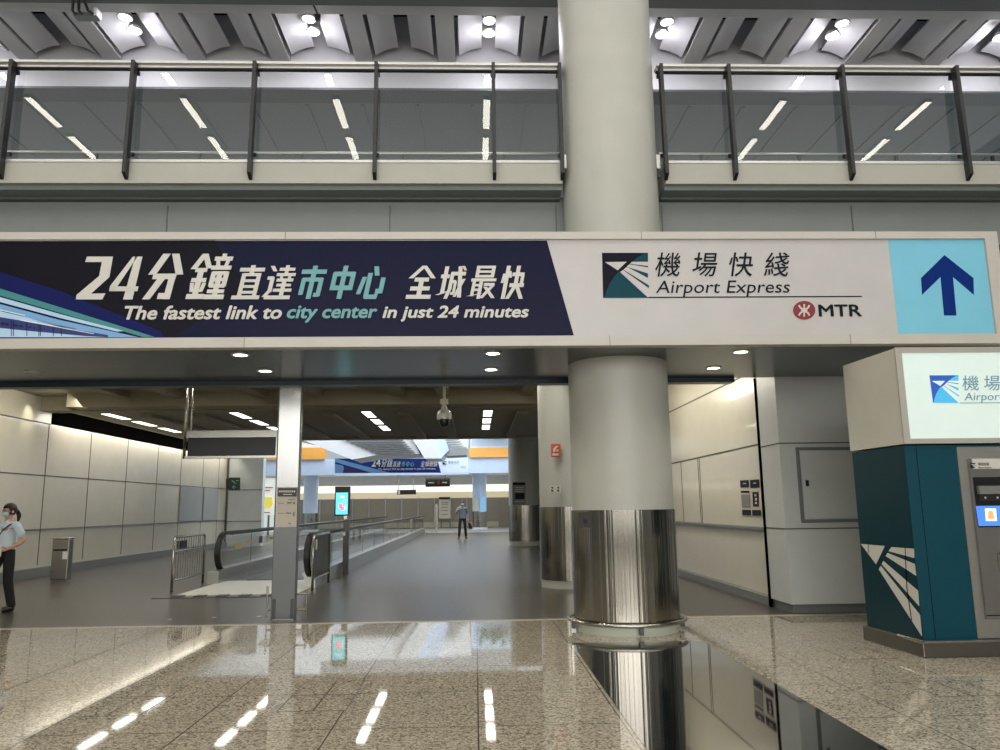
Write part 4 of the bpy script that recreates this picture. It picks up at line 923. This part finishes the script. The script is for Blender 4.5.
# railing by the poster
q = thing('far_railing', 'glass railing with grey posts in front of the yellow poster', 'railing', (-13, 47, 0))
for px_ in (262, 268.5, 275): p = onY(px_, 520, 47); obj('post', B(p.x-.05, p.x+.05, 46.95, 47.05, 0, 1.15), M['skirting'], q)
obj('glass', B(-14.2, -8.3, 46.99, 47.01, .1, 1.15), GLASS, q)
q = thing('end_post', 'slim steel post at the far end of the moving walkway', 'post', (-2.35, 47.6, 0)); obj('post', B(-2.42, -2.28, 47.5, 47.6, 0, 1.7), M['pole'], q); obj('foot', B(-2.48, -2.22, 47.44, 47.66, 0, .04), M['pole'], q)

# ================================================================= PEOPLE
def skin(name, joints, edges, material, parent, root=0, sub=2, loc=None, rot=0.0, flatten=None):
    """joints: {key: (x, y, z, rx, ry)}; grows one continuous surface along the edges"""
    keys = list(joints); me = bpy.data.meshes.new(name)
    me.from_pydata([joints[k][:3] for k in keys], [(keys.index(a), keys.index(b)) for a, b in edges], [])
    o = bpy.data.objects.new(name, me); C.objects.link(o)
    sk = o.modifiers.new('skin', 'SKIN'); sk.use_smooth_shade = True; sk.branch_smoothing = .4
    for i, k in enumerate(keys):
        v = me.skin_vertices[0].data[i]; v.radius = joints[k][3:5]; v.use_root = (i == root)
    ss = o.modifiers.new('sub', 'SUBSURF'); ss.levels = sub; ss.render_levels = sub
    dg = bpy.context.evaluated_depsgraph_get(); m2 = bpy.data.meshes.new_from_object(o.evaluated_get(dg)); bpy.data.objects.remove(o)
    m2.name = name; m2.materials.clear(); m2.materials.append(material)
    for p in m2.polygons: p.use_smooth = True
    r = bpy.data.objects.new(name, m2); C.objects.link(r); r.parent = parent; return r
def chain(ks): return list(zip(ks, ks[1:]))
def blob(name, c, r, material, parent, cut=None, sub=3):
    bm = NB(); bmesh.ops.create_icosphere(bm, subdivisions=sub, radius=1)
    for v in bm.verts: v.co = Vector((c[0]+v.co.x*r[0], c[1]+v.co.y*r[1], c[2]+v.co.z*r[2]))
    if cut: bmesh.ops.delete(bm, geom=[v for v in bm.verts if cut(v.co)], context='VERTS')
    me = bpy.data.meshes.new(name); bm.to_mesh(me); bm.free(); me.materials.append(material)
    for p in me.polygons: p.use_smooth = True
    o = bpy.data.objects.new(name, me); C.objects.link(o); o.parent = parent
    if cut: o.modifiers.new('s', 'SOLIDIFY').thickness = .012
    return o
def hand(J, E, side, w_, d, curl, key):
    """five fingers rooted in the palm at wrist w_, pointing along d, curling towards curl"""
    w_, d, cu = Vector(w_), Vector(d).normalized(), Vector(curl).normalized(); s = d.cross(cu).normalized()
    p = w_+d*.075; J[key+'palm'] = (*p, .034, .017); E.append((key+'wrist', key+'palm'))
    for i, (off, L) in enumerate(((-.030, .062), (-.010, .072), (.010, .068), (.028, .054))):
        a = p+d*.02+s*off; b = a+d*L*.5+cu*L*.2; c = b+d*L*.25+cu*L*.45
        for n, q, r in (('a', a, .0095), ('b', b, .0085), ('c', c, .0075)): J['%sf%d%s' % (key, i, n)] = (*q, r, r)
        E += [(key+'palm', '%sf%da' % (key, i)), ('%sf%da' % (key, i), '%sf%db' % (key, i)), ('%sf%db' % (key, i), '%sf%dc' % (key, i))]
    a = w_+d*.035-s*.034; b = a+d*.03-s*.02+cu*.02; J[key+'ta'] = (*a, .012, .012); J[key+'tb'] = (*b, .010, .010); J[key+'tc'] = (*(b+d*.022+cu*.02), .008, .008)
    E += [(key+'wrist', key+'ta'), (key+'ta', key+'tb'), (key+'tb', key+'tc')]
SKIN = mat('skin_tone', (196, 152, 126), .5)
def person(label, loc, rot, J, hands, female, topmat, legmat, shoemat, hairmat, sleeve, long_sleeve=False):
    t = thing('person', label, 'person', loc); t.rotation_euler = (0, 0, rot)
    hx, hy, hz = J['head'][:3]
    E = chain(['pelvis', 'waist', 'chest', 'neck', 'chin', 'head', 'crown'])
    for s in 'LR': E += [('chest', s+'sho')]+chain([s+'sho', s+'elb', s+'wrist'])+[('pelvis', s+'hip')]+chain([s+'hip', s+'knee', s+'ank', s+'toe'])
    J2 = dict(J)
    for s in 'LR': hand(J2, E, s, J[s+'wrist'][:3], *hands[s], s)
    for k, f in (('pelvis', .72), ('waist', .72), ('chest', .6), ('Lhip', .75), ('Rhip', .75), ('Lknee', .8), ('Rknee', .8), ('Lsho', .6), ('Rsho', .6), ('Lank', .8), ('Rank', .8))+((('Lelb', .75), ('Relb', .75)) if long_sleeve else ()):
        J2[k] = (*J[k][:3], J[k][3]*f, J[k][4]*f)
    skin('body', J2, E, SKIN, t)
    # face: nose, eyes, ears, hair
    fy = hy-.098
    blob('nose', (hx, fy, hz-.012), (.012, .018, .022), SKIN, t, sub=2)
    for s in (-1, 1):
        blob('eye', (hx+s*.030, fy+.014, hz+.012), (.013, .008, .008), mat('eye_dark', (30, 24, 22), .3), t, sub=2)
        blob('ear', (hx+s*.078, hy+.005, hz-.005), (.012, .02, .03), SKIN, t, sub=2)
    blob('hair', (hx, hy+.018, hz+.028), (.088, .106, .105), hairmat, t, cut=lambda c: (c.y < hy-.045 and c.z < hz+.055) or c.z < hz-.065)
    # clothes
    g = lambda k, a, b=None: (*J[k][:3], a, b or a)
    w1 = .16 if female else .18
    T = dict(hem=(J['waist'][0], J['waist'][1], J['pelvis'][2]+(-.03 if female else -.09), w1, .15), waist=g('waist', w1*.93, .125), chest=g('chest', w1+(.0 if female else .02), .118 if female else .135), neck=(J['neck'][0], J['neck'][1], J['neck'][2]-.02, *((.062,)*2 if female else (.085,)*2)),
        yoke=(J['chest'][0], J['chest'][1]+(.01 if female else 0), J['Lsho'][2]-.015, w1-(.05 if female else .02), .085 if female else .11))
    te = chain(['hem', 'waist', 'chest', 'yoke', 'neck'])
    for s in 'LR':
        a, b, c = Vector(J[s+'sho'][:3]), Vector(J[s+'elb'][:3]), Vector(J[s+'wrist'][:3])
        T[s+'s'] = (*a, *((.062,)*2 if female else (.074,)*2)); te.append(('yoke', s+'s'))
        if long_sleeve: T[s+'e'] = (*b, .052, .052); T[s+'c'] = (*(b+(c-b)*.9), .04, .04); te += [(s+'s', s+'e'), (s+'e', s+'c')]
        else: T[s+'e'] = (*(a+(b-a)*.8), .062, .062); te.append((s+'s', s+'e'))
    skin('jacket' if long_sleeve else 'shirt', T, te, topmat, t, root=1)
    P_ = dict(top=(J['waist'][0], J['waist'][1], J['pelvis'][2]+.10, .13, .105), seat=(*J['pelvis'][:3], .145, .115)); pe = [('top', 'seat')]
    for s in 'LR':
        P_[s+'h'] = g(s+'hip', .092); k = J[s+'knee']; P_[s+'k'] = (*k[:3], .072, .072); a = Vector(J[s+'ank'][:3])+Vector((0, 0, .0)); P_[s+'a'] = (*(a-Vector((0, 0, .05))), .064, .064)
        pe += [('seat', s+'h')]+chain([s+'h', s+'k', s+'a'])
    skin('trousers', P_, pe, legmat, t, root=1)
    for s in 'LR':
        a, b = Vector(J[s+'ank'][:3]), Vector(J[s+'toe'][:3]); d = (b-a); d.z = 0; d.normalize()
        z0 = J[s+'toe'][2]
        skin('shoe', dict(a=(*(a-d*.03-Vector((0, 0, a.z-z0-.012))), .052, .05), b=(*(a+d*.07-Vector((0, 0, a.z-z0-.01))), .054, .05), c=(b.x, b.y, z0+.005, .048, .042)), chain('abc'), shoemat, t, root=1)
    # surgical mask: curved patch hugging the lower face
    blob('face_mask', (hx, hy-.012, hz-.038), (.076, .104, .052), mat('mask_blue', (176, 206, 216), .6), t, cut=lambda c: c.y > hy-.03 or c.z > hz-.004)
    return t
WJ = dict(pelvis=(0, 0, .92, .13, .10), waist=(0, -.005, 1.06, .11, .085), chest=(0, 0, 1.24, .135, .095), neck=(0, .0, 1.375, .046, .046), chin=(0, -.015, 1.44, .055, .06), head=(0, -.015, 1.50, .076, .092), crown=(0, -.005, 1.56, .06, .07),
 Lsho=(.165, .01, 1.30, .048, .048), Lelb=(.235, .10, 1.05, .038, .038), Lwrist=(.17, -.11, .93, .026, .026), Rsho=(-.165, .01, 1.30, .048, .048), Relb=(-.21, .0, 1.05, .038, .038), Rwrist=(-.20, -.16, .88, .026, .026),
 Lhip=(.085, 0, .87, .085, .085), Lknee=(.09, .0, .47, .055, .055), Lank=(.10, .10, .085, .036, .036), Ltoe=(.10, -.07, .035, .034, .026),
 Rhip=(-.085, 0, .87, .085, .085), Rknee=(-.09, -.19, .49, .055, .055), Rank=(-.08, -.36, .10, .036, .036), Rtoe=(-.08, -.54, .05, .034, .026))
BLACKCLOTH = mat('black_cloth', (20, 20, 22), .8); HAIR = mat('dark_hair', (34, 24, 20), .5)
wl = (-7.08, 12.12, 0); wr = math.radians(-22)
wom = person('woman in pale blue shirt, black trousers and face mask at the left edge', wl, wr, WJ,
  dict(L=((-.35, -.8, -.05), (-.9, .2, 0)), R=((.1, -.5, -.8), (.5, 0, -.3))), True, mat('pale_blue_shirt', (206, 218, 226), .8), BLACKCLOTH, mat('black_shoe', (16, 16, 16), .4), HAIR, .8)
skin('ponytail', dict(a=(0, .085, 1.53, .03, .03), b=(0, .14, 1.50, .038, .034), c=(0, .165, 1.42, .034, .03), d=(0, .15, 1.34, .014, .014)), chain('abcd'), HAIR, wom, root=1)
bm = NB()
for s in (-1, 1): prism(bm, [Vector((s*.008, -.085, 1.325)), Vector((s*.045, -.075, 1.365)), Vector((s*.062, -.03, 1.375)), Vector((s*.048, -.095, 1.31))], (0, .006, -.004))
me = bpy.data.meshes.new('collar'); bm.to_mesh(me); bm.free(); me.materials.append(mat('collar_white', (206, 212, 214), .8)); o = bpy.data.objects.new('collar', me); C.objects.link(o); o.parent = wom
wom.scale = (.985,)*3
Mw = Matrix.Translation(wl) @ Matrix.Rotation(wr, 4, 'Z') @ Matrix.Scale(.985, 4)
def put(o):
    """place a top-level object or thing modelled in a person's local frame"""
    return o
q = thing('shoulder_strap', 'dark bag strap running diagonally across the woman in the pale blue shirt', 'bag', (0, 0, 0))
pts = [Mw @ Vector(p) for p in ((.13, .03, 1.335), (.12, -.07, 1.30), (.05, -.125, 1.22), (-.05, -.125, 1.10), (-.13, -.10, .99), (-.17, .0, .93), (-.10, .12, 1.02), (.02, .13, 1.18), (.11, .09, 1.30))]
obj('strap', NBbar(pts+[pts[0]], .018, .018), mat('strap_dark', (40, 44, 54), .7), q)
pb = Mw @ Vector((-.20, .0, .86)); obj('pouch', B(pb.x-.05, pb.x+.05, pb.y-.09, pb.y+.09, pb.z-.08, pb.z+.06), BLACKCLOTH, q, bevel=.02)
pc = Mw @ Vector((.115, -.20, .90)); q = thing('paper_cup', 'white lidded paper cup in the hand of the woman at the left edge', 'cup', tuple(pc))
obj('cup', lathe(NB(), (pc.x, pc.y), [(.027, pc.z-.07), (.036, pc.z+.06)], 24), M['white'], q, smooth='auto'); obj('lid', lathe(NB(), (pc.x, pc.y), [(.039, pc.z+.06), (.039, pc.z+.068), (.032, pc.z+.08)], 24), M['whiteprint'], q, smooth='auto')
MJ = dict(pelvis=(0, 0, .98, .14, .11), waist=(0, 0, 1.13, .13, .10), chest=(0, 0, 1.34, .155, .105), neck=(0, .0, 1.50, .054, .054), chin=(0, -.02, 1.565, .06, .065), head=(0, -.02, 1.635, .08, .096), crown=(0, -.01, 1.70, .065, .075),
 Lsho=(.19, .01, 1.42, .055, .055), Lelb=(.255, .05, 1.14, .044, .044), Lwrist=(.27, -.04, .90, .03, .03), Rsho=(-.19, .01, 1.42, .055, .055), Relb=(-.29, -.08, 1.18, .044, .044), Rwrist=(-.14, -.22, 1.38, .03, .03),
 Lhip=(.10, 0, .92, .095, .095), Lknee=(.14, -.02, .50, .062, .062), Lank=(.17, .06, .09, .04, .04), Ltoe=(.19, -.10, .035, .038, .03),
 Rhip=(-.10, 0, .92, .095, .095), Rknee=(-.13, -.10, .51, .062, .062), Rank=(-.16, -.10, .09, .04, .04), Rtoe=(-.18, -.28, .035, .038, .03))
ml_ = (-.62, 37.4, 0)
man = person('man in grey jacket and black trousers in the far corridor, hand at face', ml_, 0, MJ,
  dict(L=((0, -.05, -1), (-.4, -.3, 0)), R=((.35, .1, .9), (.3, .9, 0))), False, mat('grey_jacket', (112, 120, 128), .7), BLACKCLOTH, mat('black_shoe', (16, 16, 16), .4), mat('black_hair', (14, 13, 13), .5), .8, True)
q = thing('shoulder_bag', 'black bag held low at the side of the walking man', 'bag', (-.27, 37.3, .4))
X0 = ml_[0]+.30
obj('bag_body', prism(NB(), [Vector((X0-.04, 37.25, .74)), Vector((X0+.10, 37.25, .70)), Vector((X0+.20, 37.25, .46)), Vector((X0+.02, 37.25, .44))], (0, .12, 0)), BLACKCLOTH, q, bevel=.02)
obj('strap', tube(NB(), [(X0-.02, 37.31, .73), (X0-.03, 37.33, .84), (X0+.03, 37.33, .84), (X0+.07, 37.31, .71)], .012), BLACKCLOTH, q)
